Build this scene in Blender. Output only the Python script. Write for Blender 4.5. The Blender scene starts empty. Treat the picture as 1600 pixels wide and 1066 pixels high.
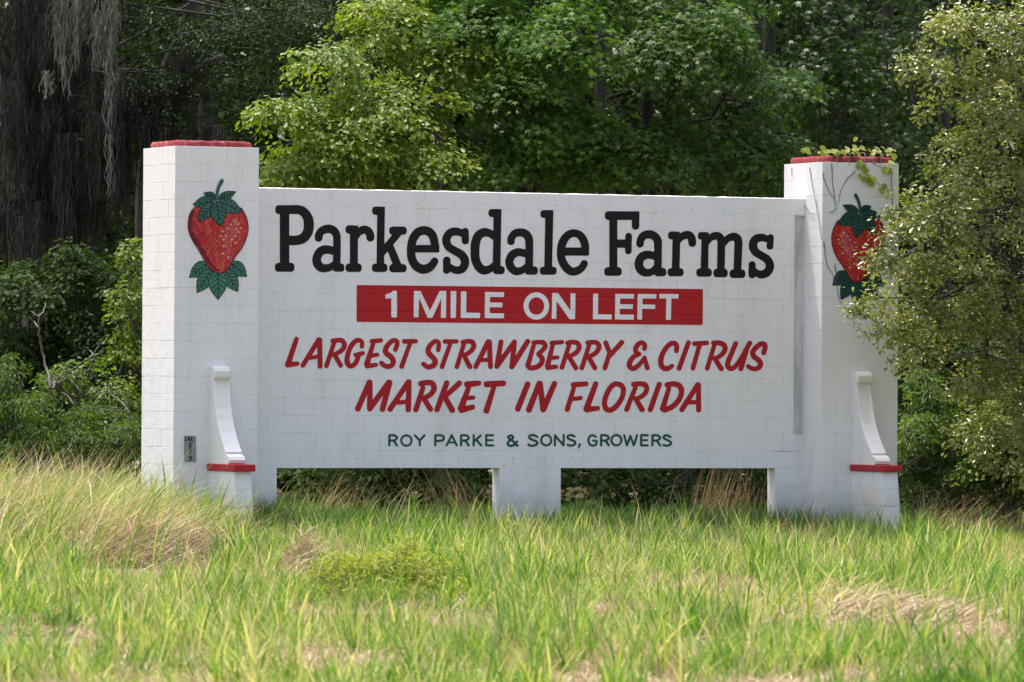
import bpy, math, random
import numpy as np
rng = np.random.default_rng(7)
random.seed(7)
R = math.radians

# ---------------------------------------------------------------- camera
sc = bpy.context.scene
FPX, YAW, PITCH, ROLL = 9802.5, 0.4251, 0.00752, 0.00619
CAM = np.array([-26.1174, -67.0815, 1.8441])
fw = np.array([math.sin(YAW)*math.cos(PITCH), math.cos(YAW)*math.cos(PITCH), math.sin(PITCH)])
rt0 = np.array([math.cos(YAW), -math.sin(YAW), 0.0])
up0 = np.cross(rt0, fw)
cR, sR = math.cos(ROLL), math.sin(ROLL)
rt = rt0*cR + up0*sR
up = up0*cR - rt0*sR
from mathutils import Matrix, Vector, noise as mnoise
cd = bpy.data.cameras.new('camera')
cam = bpy.data.objects.new('camera', cd)
sc.collection.objects.link(cam)
Mx = Matrix(((rt[0], up[0], -fw[0], CAM[0]), (rt[1], up[1], -fw[1], CAM[1]), (rt[2], up[2], -fw[2], CAM[2]), (0, 0, 0, 1)))
cam.matrix_world = Mx
cd.sensor_width = 36.0
cd.sensor_fit = 'HORIZONTAL'
cd.lens = FPX/1600*36
cd.clip_start = 0.5
cd.clip_end = 2000
cd.dof.use_dof = True
cd.dof.focus_distance = 74.5
cd.dof.aperture_fstop = 6.0
sc.camera = cam

# ---------------------------------------------------------------- light
SUN_EL, SUN_DIR = R(74), np.array([-0.42, 0.91])        # horizontal direction TOWARDS the sun
SUN_DIR = SUN_DIR/np.linalg.norm(SUN_DIR)
w = bpy.data.worlds.new('World'); sc.world = w; w.use_nodes = True
nt = w.node_tree
sky = nt.nodes.new('ShaderNodeTexSky'); sky.sky_type = 'NISHITA'; sky.sun_disc = False
sky.sun_elevation = SUN_EL
sky.sun_rotation = math.atan2(SUN_DIR[0], SUN_DIR[1])
sky.dust_density = 5.5; sky.air_density = 1.0; sky.ozone_density = 0.0
bg = nt.nodes['Background']; bg.inputs[1].default_value = 0.15
nt.links.new(sky.outputs[0], bg.inputs[0])
sd = bpy.data.lights.new('sun', 'SUN'); sd.energy = 2.25; sd.angle = R(1.2); sd.color = (1, .95, .87)
so = bpy.data.objects.new('sun', sd); sc.collection.objects.link(so)
sdir = Vector((SUN_DIR[0]*math.cos(SUN_EL), SUN_DIR[1]*math.cos(SUN_EL), math.sin(SUN_EL)))
so.rotation_euler = sdir.to_track_quat('Z', 'Y').to_euler()
so.location = (0, 0, 30)
sc.view_settings.view_transform = 'Standard'
sc.view_settings.look = 'None'
sc.view_settings.exposure = 1.2
sc.view_settings.gamma = 1.0
sc.view_settings.use_curve_mapping = False
sc.render.engine = 'CYCLES'
sc.cycles.max_bounces = 7
sc.cycles.transparent_max_bounces = 6
sc.cycles.diffuse_bounces = 4
sc.cycles.transmission_bounces = 4

# ---------------------------------------------------------------- mapping helpers
def at(u, v, depth):
    """photo pixel + distance along the view axis -> world point"""
    return CAM + depth*(fw + rt*((u-800)/FPX) + up*((533-v)/FPX))
def on_plane(u, v, axis, val):
    d = fw + rt*((u-800)/FPX) + up*((533-v)/FPX)
    return CAM + d*((val-CAM[axis])/d[axis])
def project(P):
    d = P - CAM
    z = d @ fw
    return 800 + (d @ rt)/z*FPX, 533 - (d @ up)/z*FPX

# ---------------------------------------------------------------- object helpers
COL = sc.collection
def props(o, label=None, cat=None, group=None, kind=None):
    if label: o['label'] = label
    if cat: o['category'] = cat
    if group: o['group'] = group
    if kind: o['kind'] = kind
    return o
def empty(name, loc, label, cat, group=None):
    o = bpy.data.objects.new(name, None); COL.objects.link(o)
    o.location = tuple(loc); o.empty_display_size = .2
    bpy.context.view_layer.update() if False else None
    o.matrix_basis = Matrix.Translation(Vector(tuple(loc)))
    return props(o, label, cat, group)
def wloc(o):
    m = Matrix.Identity(4)
    while o is not None:
        m = o.matrix_basis @ m
        o = o.parent
    return m
def link(name, me, mat, parent=None, m=None):
    """link mesh; vertices in me are world space unless m (world matrix) is given"""
    o = bpy.data.objects.new(name, me); COL.objects.link(o)
    if mat is not None and not me.materials: me.materials.append(mat)
    m = m if m is not None else Matrix.Identity(4)
    if parent is not None:
        o.parent = parent
        o.matrix_basis = wloc(parent).inverted() @ m
    else:
        o.matrix_basis = m
    return o
def mesh_np(name, V, loops, starts, smooth=False, tint=None):
    me = bpy.data.meshes.new(name)
    V = np.asarray(V, dtype=np.float32); loops = np.asarray(loops, dtype=np.int32); starts = np.asarray(starts, dtype=np.int32)
    me.vertices.add(len(V)); me.vertices.foreach_set('co', V.ravel())
    me.loops.add(len(loops)); me.loops.foreach_set('vertex_index', loops)
    me.polygons.add(len(starts)); me.polygons.foreach_set('loop_start', starts)
    if smooth: me.polygons.foreach_set('use_smooth', np.ones(len(starts), dtype=bool))
    me.update(calc_edges=True)
    if tint is not None:
        a = me.attributes.new('tint', 'FLOAT', 'FACE'); a.data.foreach_set('value', np.asarray(tint, dtype=np.float32))
    return me
def mesh_pd(name, V, F, smooth=False):
    me = bpy.data.meshes.new(name)
    me.from_pydata([tuple(map(float, v)) for v in V], [], F)
    if smooth: me.polygons.foreach_set('use_smooth', [True]*len(me.polygons))
    me.update()
    return me

# ---------------------------------------------------------------- materials
def newmat(name):
    m = bpy.data.materials.new(name); m.use_nodes = True
    n = m.node_tree.nodes; b = n['Principled BSDF']
    return m, n, m.node_tree.links, b
def ramp(n, stops):
    r = n.new('ShaderNodeValToRGB'); cr = r.color_ramp
    cr.elements[0].position = stops[0][0]; cr.elements[0].color = (*stops[0][1], 1)
    cr.elements[1].position = stops[-1][0]; cr.elements[1].color = (*stops[-1][1], 1)
    for p, c in stops[1:-1]:
        e = cr.elements.new(p); e.color = (*c, 1)
    return r
def mat_paint(name, c, dirt=(0.45, 0.43, 0.38), dirt_amt=0.25, rough=0.65, bump=0.25, scale=1.0, fade=None, damp=False, streak=0):
    m, n, l, b = newmat(name)
    geo = n.new('ShaderNodeNewGeometry')
    n1 = n.new('ShaderNodeTexNoise'); n1.inputs['Scale'].default_value = 1.1*scale; n1.inputs['Detail'].default_value = 7; n1.inputs['Roughness'].default_value = .65
    mp = n.new('ShaderNodeMapping'); mp.inputs['Scale'].default_value = (3.0, 3.0, 0.8)
    l.new(geo.outputs['Position'], mp.inputs[0]); l.new(mp.outputs[0], n1.inputs['Vector'])
    r1 = ramp(n, [(0.50, (0, 0, 0)), (0.78, (1, 1, 1))]); l.new(n1.outputs[0], r1.inputs[0])
    mul = n.new('ShaderNodeMath'); mul.operation = 'MULTIPLY'; mul.inputs[1].default_value = dirt_amt
    l.new(r1.outputs[0], mul.inputs[0])
    mix = n.new('ShaderNodeMix'); mix.data_type = 'RGBA'
    mix.inputs[6].default_value = (*c, 1); mix.inputs[7].default_value = (*dirt, 1)
    l.new(mul.outputs[0], mix.inputs[0])
    # small specks and scuffs
    n2 = n.new('ShaderNodeTexNoise'); n2.inputs['Scale'].default_value = 22*scale; n2.inputs['Detail'].default_value = 4
    l.new(geo.outputs['Position'], n2.inputs['Vector'])
    r2 = ramp(n, [(0.69, (0, 0, 0)), (0.75, (1, 1, 1))]); l.new(n2.outputs[0], r2.inputs[0])
    mul2 = n.new('ShaderNodeMath'); mul2.operation = 'MULTIPLY'; mul2.inputs[1].default_value = .35 if fade is None else .55
    l.new(r2.outputs[0], mul2.inputs[0])
    mix2 = n.new('ShaderNodeMix'); mix2.data_type = 'RGBA'
    mix2.inputs[7].default_value = (*(fade or (0.50, 0.50, 0.48)), 1)
    l.new(mix.outputs[2], mix2.inputs[6]); l.new(mul2.outputs[0], mix2.inputs[0])
    out = mix2.outputs[2]
    if streak:
        m3 = n.new('ShaderNodeMapping'); m3.inputs['Scale'].default_value = (11, 11, .55); l.new(geo.outputs['Position'], m3.inputs[0])
        s3 = n.new('ShaderNodeTexNoise'); s3.inputs['Scale'].default_value = 1.6; s3.inputs['Detail'].default_value = 6; l.new(m3.outputs[0], s3.inputs['Vector'])
        q3 = ramp(n, [(.56, (0, 0, 0)), (.80, (1, 1, 1))]); l.new(s3.outputs[0], q3.inputs[0])
        k3 = n.new('ShaderNodeMath'); k3.operation = 'MULTIPLY'; k3.inputs[1].default_value = streak; l.new(q3.outputs[0], k3.inputs[0])
        x3 = n.new('ShaderNodeMix'); x3.data_type = 'RGBA'; x3.inputs[7].default_value = (.36, .35, .31, 1)
        l.new(k3.outputs[0], x3.inputs[0]); l.new(out, x3.inputs[6]); out = x3.outputs[2]
    if damp:   # soil splash and algae close to the ground
        sp = n.new('ShaderNodeSeparateXYZ'); l.new(geo.outputs['Position'], sp.inputs[0])
        n4 = n.new('ShaderNodeTexNoise'); n4.inputs['Scale'].default_value = 5; n4.inputs['Detail'].default_value = 5
        l.new(geo.outputs['Position'], n4.inputs['Vector'])
        ad = n.new('ShaderNodeMath'); ad.operation = 'MULTIPLY_ADD'; ad.inputs[1].default_value = -.5
        l.new(n4.outputs[0], ad.inputs[0]); l.new(sp.outputs[2], ad.inputs[2])
        mr = n.new('ShaderNodeMapRange'); mr.inputs[1].default_value = .50; mr.inputs[2].default_value = -.05; mr.inputs[3].default_value = 0; mr.inputs[4].default_value = .62
        l.new(ad.outputs[0], mr.inputs[0])
        mx = n.new('ShaderNodeMix'); mx.data_type = 'RGBA'; mx.inputs[7].default_value = (.30, .27, .20, 1)
        l.new(mr.outputs[0], mx.inputs[0]); l.new(out, mx.inputs[6]); out = mx.outputs[2]
    l.new(out, b.inputs['Base Color'])
    b.inputs['Roughness'].default_value = rough; b.inputs['Specular IOR Level'].default_value = .22
    n3 = n.new('ShaderNodeTexNoise'); n3.inputs['Scale'].default_value = 60*scale; n3.inputs['Detail'].default_value = 5; n3.inputs['Roughness'].default_value = .7
    l.new(geo.outputs['Position'], n3.inputs['Vector'])
    n5 = n.new('ShaderNodeTexNoise'); n5.inputs['Scale'].default_value = 9*scale; n5.inputs['Detail'].default_value = 3
    l.new(geo.outputs['Position'], n5.inputs['Vector'])
    a5 = n.new('ShaderNodeMath'); a5.operation = 'MULTIPLY_ADD'; a5.inputs[1].default_value = 2.0
    l.new(n5.outputs[0], a5.inputs[0]); l.new(n3.outputs[0], a5.inputs[2])
    bp = n.new('ShaderNodeBump'); bp.inputs['Strength'].default_value = bump; bp.inputs['Distance'].default_value = .012
    l.new(a5.outputs[0], bp.inputs['Height']); l.new(bp.outputs[0], b.inputs['Normal'])
    return m
WHITE = mat_paint('white_block_paint', (.79, .775, .775), dirt_amt=.30, damp=True, streak=.15)
WHITE2 = mat_paint('white_trim_paint', (.80, .785, .77), dirt=(.50, .48, .34), dirt_amt=.30, bump=.35)
MORT = mat_paint('painted_mortar', (.78, .76, .75), dirt=(.45, .44, .42), dirt_amt=.5, damp=True, streak=.4)
SLOT = mat_paint('shaded_grimy_paint', (.66, .655, .64), dirt=(.16, .15, .13), dirt_amt=.8)  # wall white darkened to carry the slot's shade, plus grime mottling
BLACK = mat_paint('black_sign_paint', (.005, .005, .0065), dirt=(.012, .012, .013), dirt_amt=.5, rough=.5, fade=(.010, .010, .012))
RED = mat_paint('red_sign_paint', (.42, .012, .017), dirt=(.30, .02, .02), dirt_amt=.5, rough=.55, fade=(.48, .05, .05))
RED2 = mat_paint('red_script_paint', (.40, .012, .018), dirt=(.30, .012, .016), dirt_amt=.5, rough=.55, fade=(.45, .05, .05))
CAPRED = mat_paint('rough_red_cap_paint', (.34, .045, .058), dirt=(.52, .25, .25), dirt_amt=1.0, rough=.8, bump=1.6, scale=2.6, fade=(.75, .55, .53))
SLABRED = mat_paint('red_ledge_paint', (.42, .022, .032), dirt=(.30, .05, .05), dirt_amt=.9, rough=.6, bump=.6, scale=2, fade=(.58, .25, .24))
GREEN = mat_paint('green_sign_paint', (.018, .085, .065), dirt=(.02, .06, .05), dirt_amt=.5, fade=(.04, .12, .1))
LETWHITE = mat_paint('white_letter_paint', (.79, .775, .775), dirt_amt=.2, fade=(.6, .5, .5))

def mat_leaf(name, stops, trans, tamt=.35, rough=.45, spec=.3, patch=False):
    m, n, l, b = newmat(name)
    a = n.new('ShaderNodeAttribute'); a.attribute_name = 'tint'
    oi = n.new('ShaderNodeObjectInfo')
    ad = n.new('ShaderNodeMath'); ad.operation = 'MULTIPLY_ADD'; ad.inputs[1].default_value = .3
    l.new(oi.outputs['Random'], ad.inputs[0]); l.new(a.outputs['Fac'], ad.inputs[2])
    sb = n.new('ShaderNodeMath'); sb.operation = 'SUBTRACT'; sb.inputs[1].default_value = .15; sb.use_clamp = True
    l.new(ad.outputs[0], sb.inputs[0])
    src = sb.outputs[0]
    if patch:
        pn = n.new('ShaderNodeTexNoise'); pn.inputs['Scale'].default_value = .45; pn.inputs['Detail'].default_value = 4; l.new(oi.outputs['Location'], pn.inputs['Vector'])
        pm = n.new('ShaderNodeMath'); pm.operation = 'MULTIPLY_ADD'; pm.inputs[1].default_value = 1.5; pm.inputs[2].default_value = -.75
        l.new(pn.outputs[0], pm.inputs[0]); pa = n.new('ShaderNodeMath'); pa.use_clamp = True
        l.new(pm.outputs[0], pa.inputs[0]); l.new(src, pa.inputs[1]); src = pa.outputs[0]
    r = ramp(n, stops); l.new(src, r.inputs[0])
    l.new(r.outputs[0], b.inputs['Base Color'])
    b.inputs['Roughness'].default_value = rough
    b.inputs['Specular IOR Level'].default_value = spec
    t = n.new('ShaderNodeBsdfTranslucent')
    mx = n.new('ShaderNodeMix'); mx.data_type = 'RGBA'; mx.blend_type = 'MULTIPLY'; mx.inputs[0].default_value = 1
    l.new(r.outputs[0], mx.inputs[6]); mx.inputs[7].default_value = (*trans, 1)
    l.new(mx.outputs[2], t.inputs[0])
    ms = n.new('ShaderNodeMixShader'); ms.inputs[0].default_value = tamt
    l.new(b.outputs[0], ms.inputs[1]); l.new(t.outputs[0], ms.inputs[2])
    l.new(ms.outputs[0], n['Material Output'].inputs[0])
    return m
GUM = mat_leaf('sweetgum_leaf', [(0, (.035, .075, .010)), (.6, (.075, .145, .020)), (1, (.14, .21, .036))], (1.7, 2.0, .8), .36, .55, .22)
GUMM = mat_leaf('mid_sweetgum_leaf', [(0, (.026, .058, .010)), (.6, (.055, .108, .018)), (1, (.11, .17, .032))], (1.7, 2.0, .8), .34, .5)  # sweetgum leaf copies from here on darkened, shade put into the leaf colour
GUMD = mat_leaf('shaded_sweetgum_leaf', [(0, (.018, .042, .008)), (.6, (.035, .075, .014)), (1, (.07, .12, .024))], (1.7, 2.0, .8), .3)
OAKY = mat_leaf('water_oak_leaf', [(0, (.06, .10, .012)), (.6, (.13, .19, .022)), (1, (.24, .28, .045))], (1.7, 1.9, .7), .34, .42)
LIVE = mat_leaf('live_oak_leaf', [(0, (.012, .025, .008)), (.6, (.022, .042, .012)), (1, (.045, .070, .020))], (1.4, 1.6, .8), .25, .6, .15)
SCRUB = mat_leaf('laurel_oak_leaf', [(0, (.08, .105, .022)), (.5, (.19, .225, .045)), (.85, (.35, .37, .09)), (1, (.46, .42, .17))], (1.4, 1.4, .7), .32, .30, .9)
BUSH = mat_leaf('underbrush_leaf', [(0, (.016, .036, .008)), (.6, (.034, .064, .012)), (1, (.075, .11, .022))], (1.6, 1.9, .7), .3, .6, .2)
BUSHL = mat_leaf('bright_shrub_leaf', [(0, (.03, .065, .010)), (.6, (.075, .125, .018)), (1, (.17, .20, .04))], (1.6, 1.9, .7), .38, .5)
WEED = mat_leaf('weed_leaf', [(0, (.16, .20, .025)), (.6, (.30, .33, .06)), (1, (.50, .44, .16))], (1.5, 1.6, .7), .38, .5)
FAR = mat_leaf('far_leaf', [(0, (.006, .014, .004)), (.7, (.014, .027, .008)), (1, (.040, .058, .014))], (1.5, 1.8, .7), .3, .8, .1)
VINEL = mat_leaf('vine_leaf', [(0, (.14, .20, .03)), (1, (.26, .30, .05))], (1.5, 1.6, .7), .4, .5)
GRASS = mat_leaf('green_grass', [(0, (.06, .15, .018)), (.45, (.125, .26, .028)), (.72, (.24, .36, .05)), (.9, (.42, .45, .12)), (1, (.62, .56, .28))], (1.4, 1.5, .7), .36, .5, .35, patch=True)
GRASSD = mat_leaf('dark_green_grass', [(0, (.05, .11, .022)), (.6, (.08, .16, .03)), (1, (.14, .21, .05))], (1.4, 1.6, .7), .3, .5, .4)
STRAW = mat_leaf('dry_grass', [(0, (.24, .21, .07)), (.5, (.46, .38, .19)), (1, (.68, .57, .37))], (1.2, 1.1, .8), .22, .6, .3)
THATCH = mat_leaf('dead_thatch', [(0, (.16, .105, .06)), (.4, (.36, .26, .17)), (.8, (.62, .50, .36)), (1, (.74, .64, .50))], (1.1, 1.0, .8), .15, .7, .3)
REED = mat_leaf('dry_reed', [(0, (.13, .085, .04)), (.5, (.24, .17, .085)), (1, (.40, .30, .17))], (1.1, 1.0, .8), .15, .7, .3)
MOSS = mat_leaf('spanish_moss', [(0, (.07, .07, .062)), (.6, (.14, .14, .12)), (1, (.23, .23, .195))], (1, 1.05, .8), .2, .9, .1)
MOSSD = mat_leaf('shaded_spanish_moss', [(0, (.028, .028, .025)), (.6, (.055, .055, .049)), (1, (.10, .10, .088))], (1, 1, .8), .15, .9, .1)  # same moss darkened, the shadow under the oak put into its colour
def mat_bark(name, c1, c2):
    m, n, l, b = newmat(name)
    geo = n.new('ShaderNodeNewGeometry')
    mp = n.new('ShaderNodeMapping'); mp.inputs['Scale'].default_value = (9, 9, 2.5); l.new(geo.outputs['Position'], mp.inputs[0])
    nz = n.new('ShaderNodeTexNoise'); nz.inputs['Scale'].default_value = 2; nz.inputs['Detail'].default_value = 8; l.new(mp.outputs[0], nz.inputs['Vector'])
    r = ramp(n, [(.35, c1), (.7, c2)]); l.new(nz.outputs[0], r.inputs[0]); l.new(r.outputs[0], b.inputs['Base Color'])
    bp = n.new('ShaderNodeBump'); bp.inputs['Strength'].default_value = .8; bp.inputs['Distance'].default_value = .03
    l.new(nz.outputs[0], bp.inputs['Height']); l.new(bp.outputs[0], b.inputs['Normal'])
    b.inputs['Roughness'].default_value = .9
    return m
BARK = mat_bark('bark', (.03, .029, .027), (.085, .083, .078))
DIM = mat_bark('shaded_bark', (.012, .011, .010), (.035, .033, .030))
TWIG = mat_bark('grey_twig', (.08, .07, .065), (.20, .18, .17))
STEM = mat_bark('vine_stem', (.10, .09, .085), (.26, .24, .24))

# ================================================================ GROUND
gm, n, l, b = newmat('ground_thatch')
geo = n.new('ShaderNodeNewGeometry')
nz = n.new('ShaderNodeTexNoise'); nz.inputs['Scale'].default_value = .7; nz.inputs['Detail'].default_value = 9; nz.inputs['Roughness'].default_value = .7
l.new(geo.outputs['Position'], nz.inputs['Vector'])
rr = ramp(n, [(.30, (.10, .12, .035)), (.45, (.22, .19, .09)), (.56, (.36, .28, .17)), (.68, (.48, .34, .25))])
l.new(nz.outputs[0], rr.inputs[0])
nz2 = n.new('ShaderNodeTexNoise'); nz2.inputs['Scale'].default_value = 40; nz2.inputs['Detail'].default_value = 4
l.new(geo.outputs['Position'], nz2.inputs['Vector'])
mm = n.new('ShaderNodeMix'); mm.data_type = 'RGBA'; mm.blend_type = 'MULTIPLY'; mm.inputs[0].default_value = .6
l.new(rr.outputs[0], mm.inputs[6]); r2 = ramp(n, [(.3, (.4, .4, .4)), (.7, (1.2, 1.2, 1.2))]); l.new(nz2.outputs[0], r2.inputs[0]); l.new(r2.outputs[0], mm.inputs[7])
l.new(mm.outputs[2], b.inputs['Base Color']); b.inputs['Roughness'].default_value = .95
bp = n.new('ShaderNodeBump'); bp.inputs['Distance'].default_value = .05; l.new(nz2.outputs[0], bp.inputs['Height']); l.new(bp.outputs[0], b.inputs['Normal'])
def gz(x, y):
    """ground height"""
    x = np.asarray(x, float); y = np.asarray(y, float)
    a = .035*np.sin(x*.9+y*.35+1.0) + .03*np.sin(y*.7-x*.4) + .02*np.sin(x*2.1+y*1.3)
    lft = .16/(1+np.exp((x+.8)*1.6))*np.exp(-((y+1.0)/9.0)**2)          # slightly higher by the left pillar
    return a + lft - .10/(1+np.exp(-(x-6.5)*1.2))*np.exp(-((y+1.0)/7.0)**2)
xs = np.unique(np.concatenate([np.linspace(-500, -45, 8), np.linspace(-45, 40, 130), np.linspace(40, 500, 8)]))
ys = np.unique(np.concatenate([np.linspace(-500, -70, 8), np.linspace(-70, 45, 160), np.linspace(45, 600, 8)]))
GX, GY = np.meshgrid(xs, ys, indexing='ij')
fade_ = np.clip((60-np.abs(GX))/15, 0, 1)*np.clip((90-np.abs(GY))/15, 0, 1)
V = np.stack([GX, GY, gz(GX, GY)*fade_-.02], -1).reshape(-1, 3)
ny = len(ys); i, j = np.meshgrid(np.arange(len(xs)-1), np.arange(ny-1), indexing='ij'); q = (i*ny+j).ravel()
L = np.stack([q, q+ny, q+ny+1, q+1], 1)
props(link('ground', mesh_np('ground', V, L.ravel(), np.arange(len(L))*4, True), gm), kind='structure')

# ================================================================ THE SIGN
WL, D, S0, PX, WR, ZL, ZR, ZB, H = 1.035, 1.02, .448, 8.330, 1.035, 4.598, 4.584, .90, .2032
ZT = ZB + 16*H
J = .0060; JV = .0030      # joint width
def cbox(dx, dy, dz, c=.003):
    """chamfered box centred at the origin"""
    hx, hy, hz = dx/2, dy/2, dz/2
    V = []; idx = {}
    for sx in (-1, 1):
        for sy in (-1, 1):
            for sz in (-1, 1):
                idx[(sx, sy, sz, 0)] = len(V); V.append((sx*hx, sy*(hy-c), sz*(hz-c)))
                idx[(sx, sy, sz, 1)] = len(V); V.append((sx*(hx-c), sy*hy, sz*(hz-c)))
                idx[(sx, sy, sz, 2)] = len(V); V.append((sx*(hx-c), sy*(hy-c), sz*hz))
    F = []
    for s in (-1, 1):
        F.append([idx[(s, a, b_, 0)] for a, b_ in ((-1, -1), (1, -1), (1, 1), (-1, 1))][::s])
        F.append([idx[(a, s, b_, 1)] for a, b_ in ((-1, -1), (1, -1), (1, 1), (-1, 1))][::-s])
        F.append([idx[(a, b_, s, 2)] for a, b_ in ((-1, -1), (1, -1), (1, 1), (-1, 1))][::s])
    for a in (-1, 1):
        for b_ in (-1, 1):
            F.append([idx[(-1, a, b_, 1)], idx[(1, a, b_, 1)], idx[(1, a, b_, 2)], idx[(-1, a, b_, 2)]][::-a*b_])
            F.append([idx[(a, -1, b_, 0)], idx[(a, 1, b_, 0)], idx[(a, 1, b_, 2)], idx[(a, -1, b_, 2)]][::a*b_])
            F.append([idx[(a, b_, -1, 0)], idx[(a, b_, 1, 0)], idx[(a, b_, 1, 1)], idx[(a, b_, -1, 1)]][::-a*b_])
            for c_ in (-1, 1):
                F.append([idx[(a, b_, c_, 0)], idx[(a, b_, c_, 1)], idx[(a, b_, c_, 2)]][::a*b_*c_])
    return V, F
_bc = {}
def block(x0, x1, y0, y1, z0, z1, parent, jit=.0009, mat=None):
    dx, dy, dz = [round(v, 3) for v in (x1-x0, y1-y0, z1-z0)]
    k = (dx, dy, dz, mat)
    if k not in _bc:
        V, F = cbox(dx, dy, dz, .0016)
        me = mesh_pd('block', V, F); me.materials.append(mat or WHITE); _bc[k] = me
    m = Matrix.Translation(((x0+x1)/2+random.uniform(-jit, jit), (y0+y1)/2+random.uniform(-jit, jit), (z0+z1)/2+random.uniform(-.0006, .0006))) @ Matrix.Rotation(random.uniform(-.0012, .0012), 4, 'Y')
    return link('block', _bc[k], None, parent, m)
def boxmesh(boxes):
    V = []; F = []
    for (x0, x1, y0, y1, z0, z1) in boxes:
        o = len(V)
        V += [(x0, y0, z0), (x1, y0, z0), (x1, y1, z0), (x0, y1, z0), (x0, y0, z1), (x1, y0, z1), (x1, y1, z1), (x0, y1, z1)]
        F += [[o+a for a in f] for f in ((0, 3, 2, 1), (4, 5, 6, 7), (0, 1, 5, 4), (1, 2, 6, 5), (2, 3, 7, 6), (3, 0, 4, 7))]
    return mesh_pd('core', V, F)

sign = empty('roadside_sign', (4.7, .5, 0), 'big white painted block wall sign for a strawberry farm between two square pillars', 'sign')

def pillar(x0, W, ztop, lab):
    p = link('pillar', boxmesh([(x0+.004, x0+W-.002, .004, D, -.15, ztop-.004)]), MORT, sign)
    p['label'] = lab
    k = 0; z = ztop
    while z > -.05:
        z0, z1 = z-H+J/2, z-J/2
        if k == 0: z1 = z
        a = k % 2 == 0
        h = J/2
        if a:
            block(x0, x0+.2, 0, .4, z0, z1, p); block(x0+.2+JV, x0+.63, 0, .19, z0, z1, p); block(x0+.63+JV, x0+W, 0, .2, z0, z1, p)
            block(x0, x0+.19, .4+JV, .81, z0, z1, p); block(x0, x0+.19, .81+JV, D, z0, z1, p)
        else:
            block(x0, x0+.4, 0, .2, z0, z1, p); block(x0+.4+JV, x0+.83, 0, .19, z0, z1, p); block(x0+.83+JV, x0+W, 0, .4, z0, z1, p)
            block(x0, x0+.19, .2+JV, .61, z0, z1, p); block(x0, x0+.19, .61+JV, D, z0, z1, p)
        z -= H; k += 1
    return p
pl = pillar(0, WL, ZL, 'left white block pillar, clean and free of vines')
pr = pillar(PX, WR, ZR, 'right white block pillar with bare vine stems and some leaves on it')

# ---- wall panel
panel = link('wall_panel', boxmesh([(WL+.001, 8.186, S0+.004, S0+.198, ZB+.003, ZT-.004), (WL+.001, 1.462, S0+.004, S0+.198, -.15, ZB+.01), (4.303, 5.097, S0+.004, S0+.198, -.15, ZB+.01),
                                    (7.943, PX-.001, S0+.004, S0+.198, -.15, ZB+2*H-.004), (8.15, PX-.001, S0+.02, S0+.198, ZT-H, ZT-.004)]), MORT, sign)
vj = []
for k in range(16):
    z0, z1 = ZB+k*H+J/2, ZB+(k+1)*H-J/2
    if k == 0: z0 = ZB
    if k == 15: z1 = ZT
    xe = PX-.001 if (k < 2 or k == 15) else 8.187
    x = WL+.001; off = .10 if k % 2 else .303
    nx = WL+off
    while x < xe-.06:
        e = min(nx, xe)
        if xe-e < .07: e = xe
        block(x, e-(JV if e < xe else 0), S0, S0+.195, z0, z1, panel, jit=.0007)
        x = e; nx = e+.4064
    if k == 15:
        pass
for (a, b_) in ((WL+.001, 1.465), (4.300, 5.100), (7.940, PX-.001)):
    z = ZB; k = 0
    while z > -.05:
        z0, z1 = z-H+J/2, z-J/2
        if k == 0: z1 = z-.001
        cuts = [a, b_] if b_-a < .5 else ([a, a+.4, b_] if k % 2 else [a, a+.2, a+.6, b_])
        for c0, c1 in zip(cuts[:-1], cuts[1:]):
            block(c0, c1-(JV if c1 < b_ else 0), S0, S0+.2, z0, z1, panel, jit=.0004)
        z -= H; k += 1
# recess between panel and right pillar, its shade put into darker, grimy paint
link('recess', boxmesh([(8.188, PX-.0015, S0+.05, S0+.19, ZB+2*H, ZT-H)]), SLOT, panel)
# coping: thin uneven mortar bead on top of the panel
xsb = np.linspace(WL+.002, PX-.002, 160); V = []; F = []
for k, x in enumerate(xsb):
    h = .006+.006*mnoise.noise(Vector((x*6, 0, 0)))+.004*mnoise.noise(Vector((x*25, 3, 0)))
    V += [(x, S0+.012, ZT-.005), (x, S0+.03, ZT+h), (x, S0+.17, ZT+h), (x, S0+.19, ZT-.005)]
    if k: o = 4*k; F += [(o-4, o, o+1, o-3), (o-3, o+1, o+2, o-2), (o-2, o+2, o+3, o-1)]
link('mortar_bead', mesh_pd('mortar_bead', V, F, True), MORT, panel)
# bolts of the hidden lintels
V = []; F = []
for k, (r_, y) in enumerate(((.012, 0), (.011, -.004), (.005, -.006), (.005, -.011), (.0, -.012))):
    for a in range(8): V.append((r_*math.cos(a*math.pi/4), y, r_*math.sin(a*math.pi/4)))
    if k: F += [[(k-1)*8+a, (k-1)*8+(a+1) % 8, k*8+(a+1) % 8, k*8+a] for a in range(8)]
bolt_me = mesh_pd('bolt', V, F, True); bolt_me.materials.append(WHITE)
bts = [(410+x/3.9, 290+y/3.9) for x, y in ((205, 92), (370, 95), (570, 98), (750, 96), (805, 112), (945, 106), (1175, 110), (1343, 110), (1390, 118), (1512, 110))]
bts += [(810+x/3.478, 290+y/3.478) for x, y in ((200, 103), (318, 106), (350, 110), (480, 110), (640, 114), (822, 120), (853, 118), (945, 123), (1203, 122), (1260, 123), (1333, 123))]
bts += [(410+x/3.9, 510+y/3.9) for x, y in ((200, 797), (375, 797), (580, 803), (727, 797), (790, 785), (967, 797), (1190, 797), (1320, 797), (1372, 797), (1527, 800), (1472, 842))]
bts += [(810+x/3.33, 510+y/3.33) for x, y in ((138, 686), (280, 674), (330, 680), (487, 682), (640, 684), (770, 682), (815, 680), (962, 684), (1135, 682), (1247, 688), (1255, 492), (812, 492), (1262, 268))]
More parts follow.
